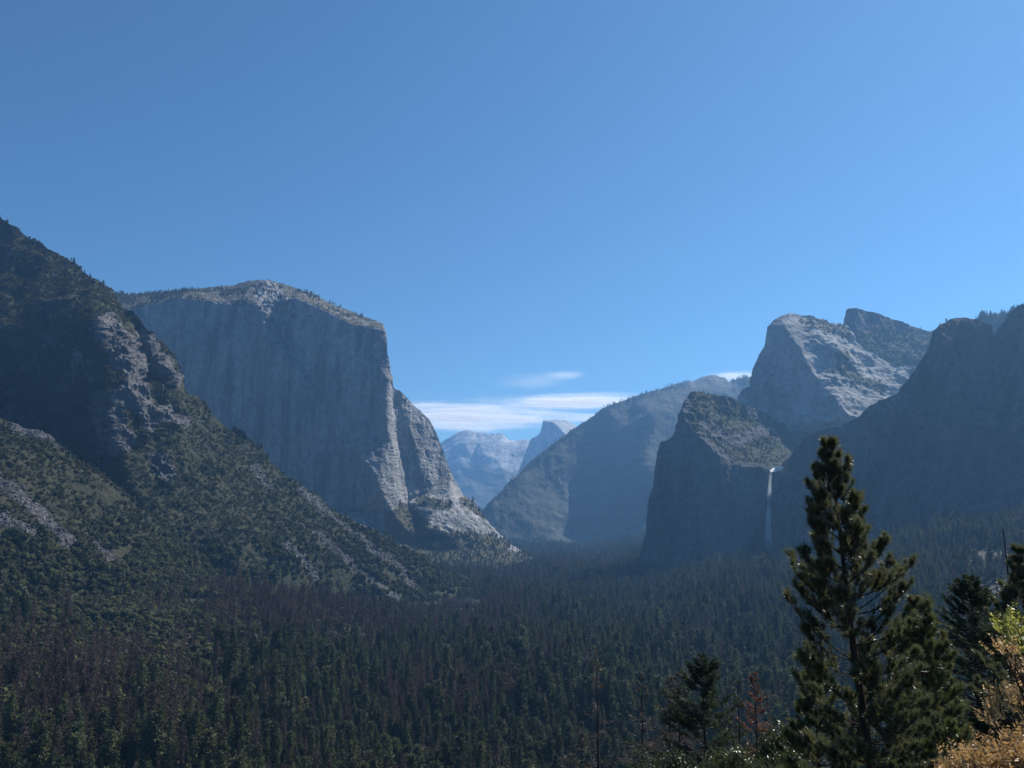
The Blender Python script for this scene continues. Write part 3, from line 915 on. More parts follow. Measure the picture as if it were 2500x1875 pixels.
def oak_parts(seed, h=12.0, w=7.0, n=900, low=0.0, lobes=9):
    """short trunk and lobed leafy crown"""
    rs = np.random.default_rng(seed)
    tr = MB(); tr.tube(np.array([[0, 0, -1.5], [0.1, 0, h * .2], [0.3, .1, h * .55]]), [0.04 * h, 0.03 * h, 0.012 * h], 6)
    cr = MB()
    C, R = [], []
    for k in range(lobes):
        a = rs.uniform(0, 2 * np.pi); q = rs.uniform(0, 1) ** 0.6
        zc = h * (low + (1 - low) * rs.uniform(0.28, 0.80))
        C.append((w * 0.62 * q * math.cos(a), w * 0.62 * q * math.sin(a), zc)); R.append(h * rs.uniform(0.16, 0.27))
        if k < 4:
            e = np.array(C[-1]); tr.tube(np.array([[0.2, 0, h * .25], e * .6 + np.array([0, 0, h * .1]), e]), [0.02 * h, 0.012 * h, 0.005 * h], 4)
    C, R = np.array(C), np.array(R)
    i = rs.integers(0, lobes, n)
    v = rs.normal(size=(n, 3)); v /= np.linalg.norm(v, axis=1, keepdims=True); v[:, 2] = v[:, 2] * 0.8 + 0.15
    p = C[i] + v * (R[i] * rs.uniform(0.72, 1.06, n))[:, None]
    nrm = v + rs.normal(0, 0.35, (n, 3)); nrm /= np.linalg.norm(nrm, axis=1, keepdims=True)
    u = np.cross(nrm, rs.normal(size=(n, 3))); u /= np.linalg.norm(u, axis=1, keepdims=True); x = np.cross(nrm, u)
    s = (h * rs.uniform(0.045, 0.085, n))[:, None]
    cr.tris(np.stack([p + u * s, p - u * s * .6 + x * s * .8, p - u * s * .6 - x * s * .8], 1))
    return tr, cr


PROTO = bpy.data.collections.new('tree_kinds')       # not linked: sources only


def joined(name, parts, mats, col):
    tr, cr = parts
    m = MB(); m.V = tr.V + cr.V; m.n = tr.n + cr.n
    m.T = [t for t in tr.T] + [t + tr.n for t in cr.T]; m.ti = tr.ti + [np.full(len(t), 1) for t in cr.T]
    m.Q = tr.Q + [q + tr.n for q in cr.Q]; m.qi = tr.qi + [np.full(len(q), 1) for q in cr.Q]
    return obj(name, m.mesh(name, mats), col=col)


KINDS = {}


def kind(key, parts_list, mats):
    c = bpy.data.collections.new(key)
    src = []
    for i, p in enumerate(parts_list):
        joined('%s_%02d' % (key, i), p, mats, c)
        src.append((p[0].mesh(key + '_trunk', [mats[0]], True), p[1].mesh(key + '_crown', [mats[1]])))
    KINDS[key] = dict(col=c, n=len(parts_list), meshes=src)


kind('conifer', [conifer_parts(i, 32, w, dn, b) for i, (w, dn, b) in enumerate([(0.19, 1.1, .06), (0.15, 1.0, .10), (0.23, 1.2, .04), (0.16, 0.8, .18), (0.14, 1.1, .08), (0.20, .95, .12)])]
     + [conifer_parts(80 + i, h_, w, 1.0, b, False, 0.5, True) for i, (h_, w, b) in enumerate([(30, .13, .35), (26, .17, .25), (34, .11, .40), (24, .19, .2)])], [M_BARK, M_CONIFER])
kind('dead_conifer', [conifer_parts(20 + i, 30, w, dn, b, True, 0.5) for i, (w, dn, b) in enumerate([(0.13, 0.75, .12), (0.11, 0.6, .2), (0.15, 0.85, .1), (0.10, .5, .3)])], [M_BARK, M_DEAD])
kind('oak', [oak_parts(40 + i, 14, w, 800) for i, w in enumerate((6.5, 7.5, 5.5, 8.5))], [M_BARK, M_OAK])
kind('bush', [oak_parts(60 + i, 8, w, 520, -0.25, 8) for i, w in enumerate((6.5, 7.5, 5.0, 9.0))], [M_BARK, M_BRUSHLEAF])


def boulders():
    c = bpy.data.collections.new('boulder')
    for i in range(4):
        bm = bmesh.new(); bmesh.ops.create_icosphere(bm, subdivisions=2, radius=1.0)
        v = np.array([q.co[:] for q in bm.verts])
        for q in range(7):                                  # flat broken faces
            d = rng.normal(size=3); d /= np.linalg.norm(d); h = v @ d; v = v - np.outer(np.maximum(h - rng.uniform(.45, .75), 0), d)
        v *= rng.uniform(.7, 1.2, 3)
        f = np.array([[q.index for q in f_.verts] for f_ in bm.faces]); bm.free()
        obj('boulder_%02d' % i, new_mesh('boulder_%02d' % i, v, f, M_SCREE, attrs={'veg': np.zeros(len(v))}), col=c)
    KINDS['boulder'] = dict(col=c, n=4)


boulders()


def stuff_points(name, key, P, S, label, cat):
    """one object: instances of a kind of tree on points"""
    P = np.asarray(P, np.float32); n = len(P)
    me = bpy.data.meshes.new(name)
    me.vertices.add(n); me.vertices.foreach_set('co', P.ravel())
    for k, typ, a in (('scl', 'FLOAT', np.asarray(S, np.float32)), ('rotz', 'FLOAT', rng.uniform(0, 6.28, n).astype(np.float32)), ('pick', 'INT', rng.integers(0, KINDS[key]['n'], n).astype(np.int32))):
        me.attributes.new(k, typ, 'POINT').data.foreach_set('value', a)
    o = obj(name, me)
    g = bpy.data.node_groups.new(name, 'GeometryNodeTree')
    g.interface.new_socket('Geometry', in_out='INPUT', socket_type='NodeSocketGeometry')
    g.interface.new_socket('Geometry', in_out='OUTPUT', socket_type='NodeSocketGeometry')
    N = g.nodes; gi, go = N.new('NodeGroupInput'), N.new('NodeGroupOutput')
    ci = N.new('GeometryNodeCollectionInfo'); ci.inputs['Collection'].default_value = KINDS[key]['col']
    ci.inputs['Separate Children'].default_value = True; ci.inputs['Reset Children'].default_value = True
    ip = N.new('GeometryNodeInstanceOnPoints'); ip.inputs['Pick Instance'].default_value = True

    def na(nm, dt):
        a = N.new('GeometryNodeInputNamedAttribute'); a.data_type = dt; a.inputs['Name'].default_value = nm
        return a.outputs[0]
    cx = N.new('ShaderNodeCombineXYZ')
    g.links.new(na('rotz', 'FLOAT'), cx.inputs[2])
    g.links.new(gi.outputs[0], ip.inputs['Points']); g.links.new(ci.outputs[0], ip.inputs['Instance'])
    g.links.new(na('pick', 'INT'), ip.inputs['Instance Index'])
    g.links.new(cx.outputs[0], ip.inputs['Rotation']); g.links.new(na('scl', 'FLOAT'), ip.inputs['Scale'])
    g.links.new(ip.outputs[0], go.inputs[0])
    md = o.modifiers.new('scatter', 'NODES'); md.node_group = g
    tag(o, label, cat, kind='stuff')
    return o


def scatter_on(name, per_m2, weight=None):
    """random points on a mountain's visible face; returns P, px, py, N, veg"""
    R = RELIEFS[name]; P, F = R['P'], R['F']
    a = np.linalg.norm(np.cross(P[F[:, 1]] - P[F[:, 0]], P[F[:, 2]] - P[F[:, 0]]), axis=1) / 2
    if weight is not None: a = a * weight(R)[F].mean(1)
    n = int(a.sum() * per_m2)
    t = rng.choice(len(F), n, p=a / a.sum())
    u, v = rng.uniform(size=(2, n)); sw = u + v > 1; u[sw], v[sw] = 1 - u[sw], 1 - v[sw]
    w = 1 - u - v
    mixv = lambda A: A[F[t, 0]] * w.reshape(-1, *[1] * (A.ndim - 1)) + A[F[t, 1]] * u.reshape(-1, *[1] * (A.ndim - 1)) + A[F[t, 2]] * v.reshape(-1, *[1] * (A.ndim - 1))
    q = mixv(P); pxy = mixv(R['px'])
    return q, pxy[:, 0], pxy[:, 1], mixv(R['N']), mixv(R['veg'])


TREES = {k: [[], []] for k in KINDS if k != 'boulder'}


def add_trees(key, P, S):
    TREES[key][0].append(np.asarray(P, float)); TREES[key][1].append(np.asarray(S, float))


# brush and oaks on the two left slopes
for nm, dens in (('brushy_mountain', 1 / 62.0), ('hillside', 1 / 50.0)):
    P, px, py, N, vg = scatter_on(nm, dens, lambda R: np.clip(R['veg'] * 1.3 - 0.25, 0.015, 1) * (0.25 + 0.75 * sstep(0.15, 0.5, R['N'][:, 2])))
    clump = fbm(P / 70.0, 3, 201)
    ok = (clump > -0.35) & (P[:, 2] > 5)
    P, px, py, clump = P[ok], px[ok], py[ok], clump[ok]
    low = sstep(1250, 1420, py)
    s = rng.uniform(0.55, 1.25, len(P)) * (0.75 + 0.5 * low + 0.25 * clump)
    big = rng.uniform(size=len(P)) < 0.12 + 0.4 * low
    add_trees('bush', P[~big] - np.array([0, 0, 1.0]), s[~big])
    add_trees('oak', P[big] - np.array([0, 0, 1.0]), s[big] * 0.85)
    c = rng.uniform(size=len(P)) < 0.010 + 0.12 * low
    q = P[c] + rng.normal(0, 4, P[c].shape) * np.array([1, 1, 0]); cs = rng.uniform(0.35, 0.75, c.sum())
    dd = rng.uniform(size=len(q)) < 0.45
    add_trees('conifer', q[~dd] - np.array([0, 0, 2.0]), cs[~dd]); add_trees('dead_conifer', q[dd] - np.array([0, 0, 2.0]), cs[dd])

# broken rock lying in the scree chutes
SP, SS = [], []
for nm, lines, w in (('brushy_mountain', SCREE_A + [[(280, 1060), (300, 1100)]], 15), ('hillside', SCREE_B, 26)):
    P, px, py, N, vg = scatter_on(nm, 1 / 9.0, lambda R: scree_mask(R['px'][:, 0], R['px'][:, 1], lines, w))
    SP.append(P); SS.append(rng.lognormal(0, .5, len(P)) * 1.15)
stuff_points('scree', 'boulder', np.vstack(SP), np.concatenate(SS), 'grey broken rock streaks running down the brushy left slopes', 'scree')

# valley floor and right hillside
def valley_trees():
    n = 160000
    # area-uniform in a fan, thinned with distance
    lo, hi = 140.0, 6900.0
    r = np.sqrt(rng.uniform(lo ** 2, hi ** 2, n * 3)); keep = rng.uniform(size=n * 3) < np.clip(0.84 * (1700 / np.maximum(r, 1100)) ** 1.0, 0.10, 1)
    r = r[keep]; a = np.radians(rng.uniform(-33.5, 33.5, len(r)))
    x, y = r * np.sin(a), r * np.cos(a)
    z = ground_z(x, y)
    p = np.stack([x, y, np.zeros_like(x)], -1)
    gap = fbm(p / 90.0, 3, 211)
    ok = (gap > -0.36) | ((y < 1300) & (gap > -0.55))
    # keep off the mountains
    foot = np.interp(y, [900, 1132, 1394, 1747, 1960, 2153, 2593, 3300, 3600, 6500], [-640, -640, -590, -500, -380, -130, -10, -330, -250, -500])
    ok &= x > foot - 60
    ok &= (y < 6650)
    P = np.stack([x, y, z], -1)[ok]
    S = 0.88 * np.clip(rng.lognormal(-0.06, 0.30, len(P)), 0.4, 1.6)
    S *= 0.80 + 0.55 * np.clip(0.5 + 1.6 * fbm(P[:, :2] @ np.array([[1, 0, 0], [0, 1, 0]]) / 140.0, 3, 217), 0, 1)
    P[:, 2] -= 0.8
    top = P + np.stack([0 * S, 0 * S, 32 * S], -1)
    tx, ty = project(top); vis = (ty < 1885) & (tx > -30) & (tx < 2530)
    P, S = P[vis], S[vis]
    q = P * np.array([1, 1, 0])
    px, py = project(P)
    dead = 0.10 + 0.42 * sstep(0.02, 0.30, fbm(q / 260.0, 3, 221))
    for (cx_, cy_, rx, ry, wgt) in ((1230, 1560, 230, 85, .75), (800, 1500, 260, 60, .6), (250, 1790, 420, 130, .40), (1180, 1400, 180, 30, .3), (1000, 1740, 200, 60, .35), (1700, 1620, 120, 60, .2)):
        dead += wgt * np.exp(-((px - cx_) / rx) ** 2 - ((py - cy_) / ry) ** 2)
    for (cx_, cy_, rx, ry, wgt) in ((1500, 1500, 260, 60, .35), (900, 1640, 250, 50, .4), (1350, 1700, 250, 60, .3), (2200, 1450, 300, 150, .25)):
        dead -= wgt * np.exp(-((px - cx_) / rx) ** 2 - ((py - cy_) / ry) ** 2)
    dead = np.clip(dead, 0.04, 0.85)
    left = sstep(1000, 350, px) * sstep(1900, 1500, py)
    dead *= 1 - 0.55 * left
    oak = 0.62 * left + np.clip(0.36 * np.exp(-((px - 500) / 420) ** 2 - ((py - 1600) / 170) ** 2) + 0.15, 0, 0.6)
    u = rng.uniform(size=len(P))
    isd = u < dead; iso = (~isd) & (u < dead + oak)
    add_trees('dead_conifer', P[isd], S[isd])
    add_trees('oak', P[iso], S[iso] * 0.95)
    add_trees('conifer', P[~isd & ~iso], S[~isd & ~iso])


valley_trees()

# trees on the high rims and ledges
def rim(name, dens, cond, key='conifer', smin=0.3, smax=0.7):
    P, px, py, N, vg = scatter_on(name, dens)
    ok = cond(px, py, P, N, vg)
    P = P[ok]
    if len(P): add_trees(key, P - np.array([0, 0, 0.8]), rng.uniform(smin, smax, len(P)))


rim('granite_cliff', 1 / 160., lambda px, py, P, N, v: (py < 800) & (N[:, 2] > 0.4) & (fbm(P / 60, 3, 231) > 0.08 - 0.3 * (px < 440)), smin=.3, smax=.58)
rim('granite_cliff', 1 / 260., lambda px, py, P, N, v: (py > 1225) & (v > 0.45), smin=.3, smax=.7)
SKY_S = [(1181, 1248), (1237, 1183), (1284, 1136), (1356, 1081), (1425, 1034), (1512, 984), (1591, 962), (1650, 944), (1700, 932)]
rim('wooded_ridge', 1 / 500., lambda px, py, P, N, v: (v > 0.5) & (near_line(px, py, SKY_S, 16) > rng.uniform(0.0, 1.0, len(px)) * 0.9), smin=.5, smax=1.0)
rim('wooded_ridge', 1 / 500., lambda px, py, P, N, v: (px > 1785) & (py < 945), smin=.6, smax=1.0)
rim('brushy_mountain', 1 / 900., lambda px, py, P, N, v: near_line(px, py, [(0, 533), (99, 602), (211, 675), (277, 732)], 9) > 0.3, smin=.35, smax=.75)
rim('waterfall_cliff', 1 / 130., lambda px, py, P, N, v: (py < 1130) & (v > 0.4) & (N[:, 2] > 0.3) & (fbm(P / 50, 3, 233) > 0.0), smin=.18, smax=.5)
rim('waterfall_cliff', 1 / 220., lambda px, py, P, N, v: (py < 1130) & (v > 0.35) & (N[:, 2] > 0.3), 'bush', .3, .8)
rim('granite_peak', 1 / 300., lambda px, py, P, N, v: (N[:, 2] > 0.4) & (v > 0.42), smin=.2, smax=.5)
rim('rock_spire', 1 / 260., lambda px, py, P, N, v: (N[:, 2] > 0.3) & (v > 0.4), smin=.22, smax=.5)
rim('notch_ridge', 1 / 90., lambda px, py, P, N, v: N[:, 2] > 0.1, smin=.5, smax=.9)
rim('dark_tower', 1 / 300., lambda px, py, P, N, v: (N[:, 2] > 0.5), smin=.2, smax=.5)

# the 300 of each kind that show largest are things of their own, the rest one mass
LABELS = {'conifer': ('conifer_tree', 'dark green conifer in the valley forest', 'tree', 'green conifers in the valley forest', 'dense green conifer forest covering the valley floor and rims'),
          'dead_conifer': ('dead_conifer_tree', 'brown dead conifer in the valley forest', 'dead tree', 'brown dead conifers in the valley forest', 'brown dead conifers mixed through the far valley forest'),
          'oak': ('oak_tree', 'rounded leafy oak among conifers', 'oak', 'leafy oaks among the conifers', 'leafy oaks spread over the brushy slopes at left'),
          'bush': ('bush', 'dark green bush on the steep brushy hillside at the left', 'bush', 'bushes covering the slopes', 'green brush covering the steep left mountainsides')}
STUFFN = {'conifer': 'conifer_forest', 'dead_conifer': 'dead_forest', 'oak': 'oak_woods', 'bush': 'brush_cover'}
for key, (Pl, Sl) in TREES.items():
    P, S = np.vstack(Pl), np.concatenate(Sl)
    px, py = project(P + np.array([0, 0, 1.0]) * (16 * S)[:, None])
    inside = (px > -5) & (px < 2505) & (py < 1880)
    size = np.where(inside, S / np.linalg.norm(P - np.array([0, 0, CAM_Z]), axis=1), 0)
    order = np.argsort(-size)
    first, rest = order[:300], order[300:]
    nm, label, cat, grp, slabel = LABELS[key]
    for c, i in enumerate(first):
        tm, cm = KINDS[key]['meshes'][c % KINDS[key]['n']]
        r = empty(nm, tuple(P[i]), rng.uniform(0, 6.28)); r.scale = (S[i],) * 3
        depth = 'along the bottom edge' if py[i] > 1740 else 'halfway back' if py[i] > 1560 else 'far back'
        if key == 'bush': zone = 'above the grey scree streak' if py[i] < 1330 else 'below the grey scree streak'
        else: zone = depth + (' below the brushy hillside' if px[i] < 500 else ' left of centre' if px[i] < 900 else ' in the centre' if px[i] < 1300 else ' right of centre' if px[i] < 1750 else ' behind the tall pine')
        tag(r, label + ' ' + zone, cat, grp + ' ' + zone)
        obj('trunk', tm, r); obj('crown', cm, r)
    stuff_points(STUFFN[key], key, P[rest], S[rest], slabel, 'forest' if key != 'bush' else 'brush')


# ------------------------------------------------------------------ clouds: thin lens-shaped bodies far beyond the mountains
def clouds():
    t = NT('thin_cloud')
    tc = t.n('ShaderNodeTexCoord')
    ob = tc.outputs['Object']
    mp = t.n('ShaderNodeMapping'); mp.inputs['Scale'].default_value = (1.1, 2.4, 1.0); t.l(ob, mp.inputs['Vector'])
    g = t.n('ShaderNodeNewGeometry')
    mp2 = t.n('ShaderNodeMapping'); mp2.inputs['Scale'].default_value = (0.00022, 0.00085, 0.0002); t.l(g.outputs['Position'], mp2.inputs['Vector'])
    n1 = t.noise(1.0, 6, 0.62, mp2.outputs[0])
    fl = t.n('ShaderNodeVectorMath', operation='MULTIPLY'); t.l(ob, fl.inputs[0]); fl.inputs[1].default_value = (1, 1, 0)
    ln = t.n('ShaderNodeVectorMath', operation='LENGTH'); t.l(fl.outputs[0], ln.inputs[0])
    mp3 = t.n('ShaderNodeMapping'); mp3.inputs['Scale'].default_value = (0.00022, 0.00022, 0.0002); t.l(g.outputs['Position'], mp3.inputs['Vector'])
    wob = t.math('SUBTRACT', t.noise(1.0, 5, 0.6, mp3.outputs[0]), 0.5)
    edge = t.ramp(t.math('ADD', ln.outputs['Value'], t.math('MULTIPLY', wob, 1.1)), (0.0, 0.92, 1.0, 0.0))
    a = t.math('MULTIPLY', t.ramp(t.math('ADD', n1, t.math('MULTIPLY', edge, 0.35)), (0.40, 0.85, 0.0, 1.0)), edge, clamp=True)
    oi = t.n('ShaderNodeObjectInfo')
    a = t.math('MULTIPLY', a, oi.outputs['Alpha'])
    d = t.n('ShaderNodeBsdfDiffuse'); d.inputs['Color'].default_value = (0.98, 0.98, 0.98, 1)
    tl = t.n('ShaderNodeBsdfTranslucent'); tl.inputs['Color'].default_value = (0.98, 0.98, 0.98, 1)
    m1 = t.n('ShaderNodeMixShader'); m1.inputs[0].default_value = 0.68; t.l(d.outputs[0], m1.inputs[1]); t.l(tl.outputs[0], m1.inputs[2])
    tr = t.n('ShaderNodeBsdfTransparent')
    m2 = t.n('ShaderNodeMixShader'); t.l(a, m2.inputs[0]); t.l(tr.outputs[0], m2.inputs[1]); t.l(m1.outputs[0], m2.inputs[2])
    t.l(m2.outputs[0], t.out.inputs[0])
    bm = bmesh.new(); bmesh.ops.create_uvsphere(bm, u_segments=48, v_segments=10, radius=1.0)
    me = bpy.data.meshes.new('cloud'); bm.to_mesh(me); bm.free(); me.materials.append(t.m)
    for p in me.polygons: p.use_smooth = True
    H = 6200.0
    spec = [  # photograph x, row, half width px, near/far rows, opacity, label
        (1150, 1006, 340, 962, 1062, 1.0, 'broad white cloud streak low over the far peaks'),
        (1440, 978, 270, 953, 1004, 1.0, 'bright white end of the cloud streak touching the wooded ridge'),
        (1420, 1018, 150, 1002, 1040, 0.45, 'faint cloud veil above the far half dome'),
        (1310, 932, 150, 905, 958, 0.12, 'faint wisp of cloud floating above the long white streak'),
        (1385, 917, 60, 906, 928, 0.2, 'small short wisp right of the faint high cloud'),
        (1800, 916, 110, 902, 934, 0.6, 'thin flat cloud behind the bald dome on the wooded ridge')]
    for px, row, hw, r0, r1, al, lab in spec:
        D0, D1 = float(depth_for_z(px, r0, H)), float(depth_for_z(px, r1, H))
        D = (D0 + D1) / 2
        c = at(px, row, D); c[1] = D; c[0] = (px - CX) / FPX * D; c[2] = H
        o = obj('cloud', me, loc=tuple(c))
        o.scale = (hw / FPX * D * 1.15, (D1 - D0) / 2 * 1.15, 60.0)
        o.color = (1, 1, 1, al)
        tag(o, lab, 'cloud', 'thin white clouds near the horizon')


clouds()


# ------------------------------------------------------------------ near trees on the slope below the viewpoint
def sprig(rs, base, axis, n, nl, nw, length, spread):
    """needles around a shoot: base (3,), axis (3,), n blades"""
    t = rs.uniform(0, 1, n) ** 0.8
    b = base + axis * (t * length)[:, None]
    ax = axis / np.linalg.norm(axis)
    r = rs.normal(size=(n, 3)); r -= (r @ ax)[:, None] * ax; r /= np.linalg.norm(r, axis=1, keepdims=True) + 1e-9
    f = np.where(t > 0.8, 0.9, 0.55) + rs.normal(0, .18, n)
    d = ax * f[:, None] + r * spread
    return blades(b, d, nl * rs.uniform(0.7, 1.1, n), nw, rs)


def pine_tree(seed, base, top, label, mats, n_whorl=26, spread=0.30, maxlen=3.0, needle=0.19, blade=0.013, per=70, crown0=0.06, up=0.5, gap=1.0, group=None, cat='pine tree'):
    rs = np.random.default_rng(seed)
    base, top = np.array(base, float), np.array(top, float)
    H = top[2] - base[2]
    root = empty('pine_tree', tuple(base)); tag(root, label, cat, group)
    ax = top - base
    zz = np.linspace(0, 1, 16)
    sway = lambda f: np.stack([ax[0] * f + 0.05 * np.sin(f * 9), ax[1] * f + 0.05 * np.cos(f * 7), ax[2] * f], -1)
    m = MB(); m.tube(np.vstack([[0, 0, -0.8], sway(zz)[0:]]), np.concatenate([[0.017 * H], 0.0135 * H * (1 - zz) ** 0.85 + 0.012]), 9)
    obj('trunk', m.mesh('trunk', mats[0], True), root)
    fw = crown0 + (1 - crown0) * (np.linspace(0, 1, n_whorl) ** 0.92)
    ends = []
    for wi, f in enumerate(fw):
        dist = (1 - f) * H
        L0 = min(maxlen, 0.42 + spread * dist * (1.35 - 0.35 * dist / H))
        nb = 5 if f < 0.9 else 4
        a0 = rs.uniform(0, 6.28)
        for k in range(nb):
            if rs.uniform() < 0.12 * gap: continue
            az = a0 + 2 * np.pi * k / nb + rs.normal(0, 0.25)
            L = L0 * rs.uniform(0.62, 1.12)
            el0 = np.radians(6 + 40 * f ** 2 + rs.normal(0, 7)); el1 = np.radians(46 + 34 * f + rs.normal(0, 9))
            ts = np.linspace(0, 1, 7)
            el = el0 + (el1 - el0) * ts ** 1.6
            step = L / 6
            p = [np.array(sway(np.array([f]))[0])]
            for q in range(6):
                aq = az + 0.10 * math.sin(q * 1.3 + k)
                p.append(p[-1] + step * np.array([math.cos(aq) * math.cos(el[q]), math.sin(aq) * math.cos(el[q]), math.sin(el[q])]))
            p = np.array(p)
            bmx, nm = MB(), []
            r0 = 0.006 + 0.008 * L
            bmx.tube(p, np.linspace(r0, 0.007, 7), 5)
            shoots = [(p[-1], p[-1] - p[-2], 1.0)]
            n_tw = int(5 + 5.0 * L)
            for q in range(n_tw):
                s = rs.uniform(0.28, 0.97); i = min(5, int(s * 6)); b = p[i] + (p[i + 1] - p[i]) * (s * 6 - i)
                ld = p[i + 1] - p[i]; ld /= np.linalg.norm(ld)
                sd = np.cross(ld, [0, 0, 1.0]) * (1 if q % 2 else -1); sd /= np.linalg.norm(sd) + 1e-6
                dr = ld * 0.75 + sd * rs.uniform(0.35, 0.9) + np.array([0, 0, rs.uniform(0.1, 0.75)])
                dr /= np.linalg.norm(dr)
                tl = (0.22 + 0.30 * L * (1 - s) + 0.06) * rs.uniform(0.7, 1.2)
                mid = b + dr * tl * 0.5; e = mid + (dr + np.array([0, 0, 0.5])) / np.linalg.norm(dr + np.array([0, 0, 0.5])) * tl * 0.5
                bmx.tube(np.array([b, mid, e]), [0.009, 0.007, 0.005], 4)
                shoots.append((e, e - mid, rs.uniform(0.75, 1.0)))
                if tl > 0.45: shoots.append((mid, mid - b, 0.7))
            for e, dr, sc in shoots:
                dr = dr / np.linalg.norm(dr)
                nm.append(sprig(rs, e - dr * 0.20 * sc, dr, int(per * sc), needle * sc ** .5, blade, 0.26 * sc, 0.75))
            br = obj('branch', bmx.mesh('branch', mats[0], True), root)
            nb_ = MB(); nb_.tris(np.concatenate(nm))
            obj('needles', nb_.mesh('needles', mats[1]), br)
    # leader
    nb_ = MB(); tp = sway(np.array([1.0]))[0]
    S = [sprig(rs, tp - np.array([0, 0, 0.25]), np.array([0.03, 0, 1.0]), int(per * 1.3), needle, blade, 0.34, 0.7)]
    for a in np.linspace(0, 5, 4): S.append(sprig(rs, tp - np.array([0, 0, 0.35]), np.array([0.5 * math.cos(a), 0.5 * math.sin(a), 0.9]), per, needle, blade, 0.3, 0.7))
    nb_.tris(np.concatenate(S)); obj('leader_needles', nb_.mesh('leader_needles', mats[1]), root)
    return root


def fir_tree(name, seed, base, top, label, mats, cat, width=0.24, n_b=170, per=46, droop=0.25, crown0=0.08, needle=0.30, blade=0.05, bare_share=0.0, ragged=0.25, limb=False, group=None):
    """conifer with long plain limbs carrying flat sprays"""
    rs = np.random.default_rng(seed)
    base, top = np.array(base, float), np.array(top, float); ax = top - base; H = ax[2]
    root = empty(name, tuple(base)); tag(root, label, cat, group)
    zz = np.linspace(0, 1, 14)
    line = lambda f: np.stack([ax[0] * f + 0.12 * np.sin(f * 6 + seed), ax[1] * f, ax[2] * f], -1)
    m = MB(); m.tube(np.vstack([[0, 0, -1.0], line(zz)]), np.concatenate([[0.013 * H], 0.0105 * H * (1 - zz) ** 0.9 + 0.015]), 8)
    obj('trunk', m.mesh('trunk', mats[0], True), root)
    f = crown0 + (1 - crown0) * np.sort(rs.uniform(0, 1, n_b)) ** 0.88
    q = (f - crown0) / (1 - crown0)
    L = ((1 - q) ** 0.8 * (0.6 + 0.4 * sstep(0, .15, q)) * H * width + 0.25) * rs.uniform(1 - ragged, 1 + ragged * .5, n_b)
    az = rs.uniform(0, 2 * np.pi, n_b)
    el = np.radians(-8 + 55 * q ** 1.5) + rs.normal(0, .1, n_b)
    wb, T = MB(), []
    for i in range(n_b):
        b = line(np.array([f[i]]))[0]
        d = np.array([math.cos(az[i]) * math.cos(el[i]), math.sin(az[i]) * math.cos(el[i]), math.sin(el[i])])
        s = np.linspace(0, 1, 5)
        p = b + d * (L[i] * s)[:, None]; p[:, 2] += L[i] * droop * (-0.9 * s ** 1.2 + 0.75 * s ** 3)
        wb.tube(p, np.linspace(0.010 + 0.007 * L[i], 0.006, 5), 4)
        if rs.uniform() < bare_share: continue
        n = int(per * (0.5 + 0.5 * L[i] / L.max()) + 6)
        t = rs.uniform(0.18, 1.0, n) ** 0.8
        pi = np.minimum((t * 4).astype(int), 3)
        bb = p[pi] + (p[pi + 1] - p[pi]) * (t * 4 - pi)[:, None]
        side = np.cross(d, [0, 0, 1.0]); side /= np.linalg.norm(side) + 1e-9
        sg = np.where(rs.uniform(size=n) < .5, 1, -1)[:, None]
        dd = d * 0.75 + side * sg * rs.uniform(.2, 1.0, (n, 1)) + rs.normal(0, .22, (n, 3)) + np.array([0, 0, -0.12])
        ln = needle * (1.25 - 0.7 * t) * rs.uniform(.6, 1.3, n) * (0.6 + 0.25 * L[i])
        T.append(blades(bb, dd, ln, blade * (0.7 + 0.5 * rs.uniform(size=n)), rs, 0.12))
        # little twigs fanning from each spray
        bb2 = bb + dd / np.linalg.norm(dd, axis=1, keepdims=True) * (ln * 0.45)[:, None]
        d2 = dd + rs.normal(0, .6, (n, 3))
        T.append(blades(bb2, d2, ln * 0.6, blade * 0.8, rs, 0.1))
    obj('limbs', wb.mesh('limbs', mats[0], True), root)
    nb = MB(); nb.tris(np.concatenate(T)); obj('needles', nb.mesh('needles', mats[1]), root)
    return root


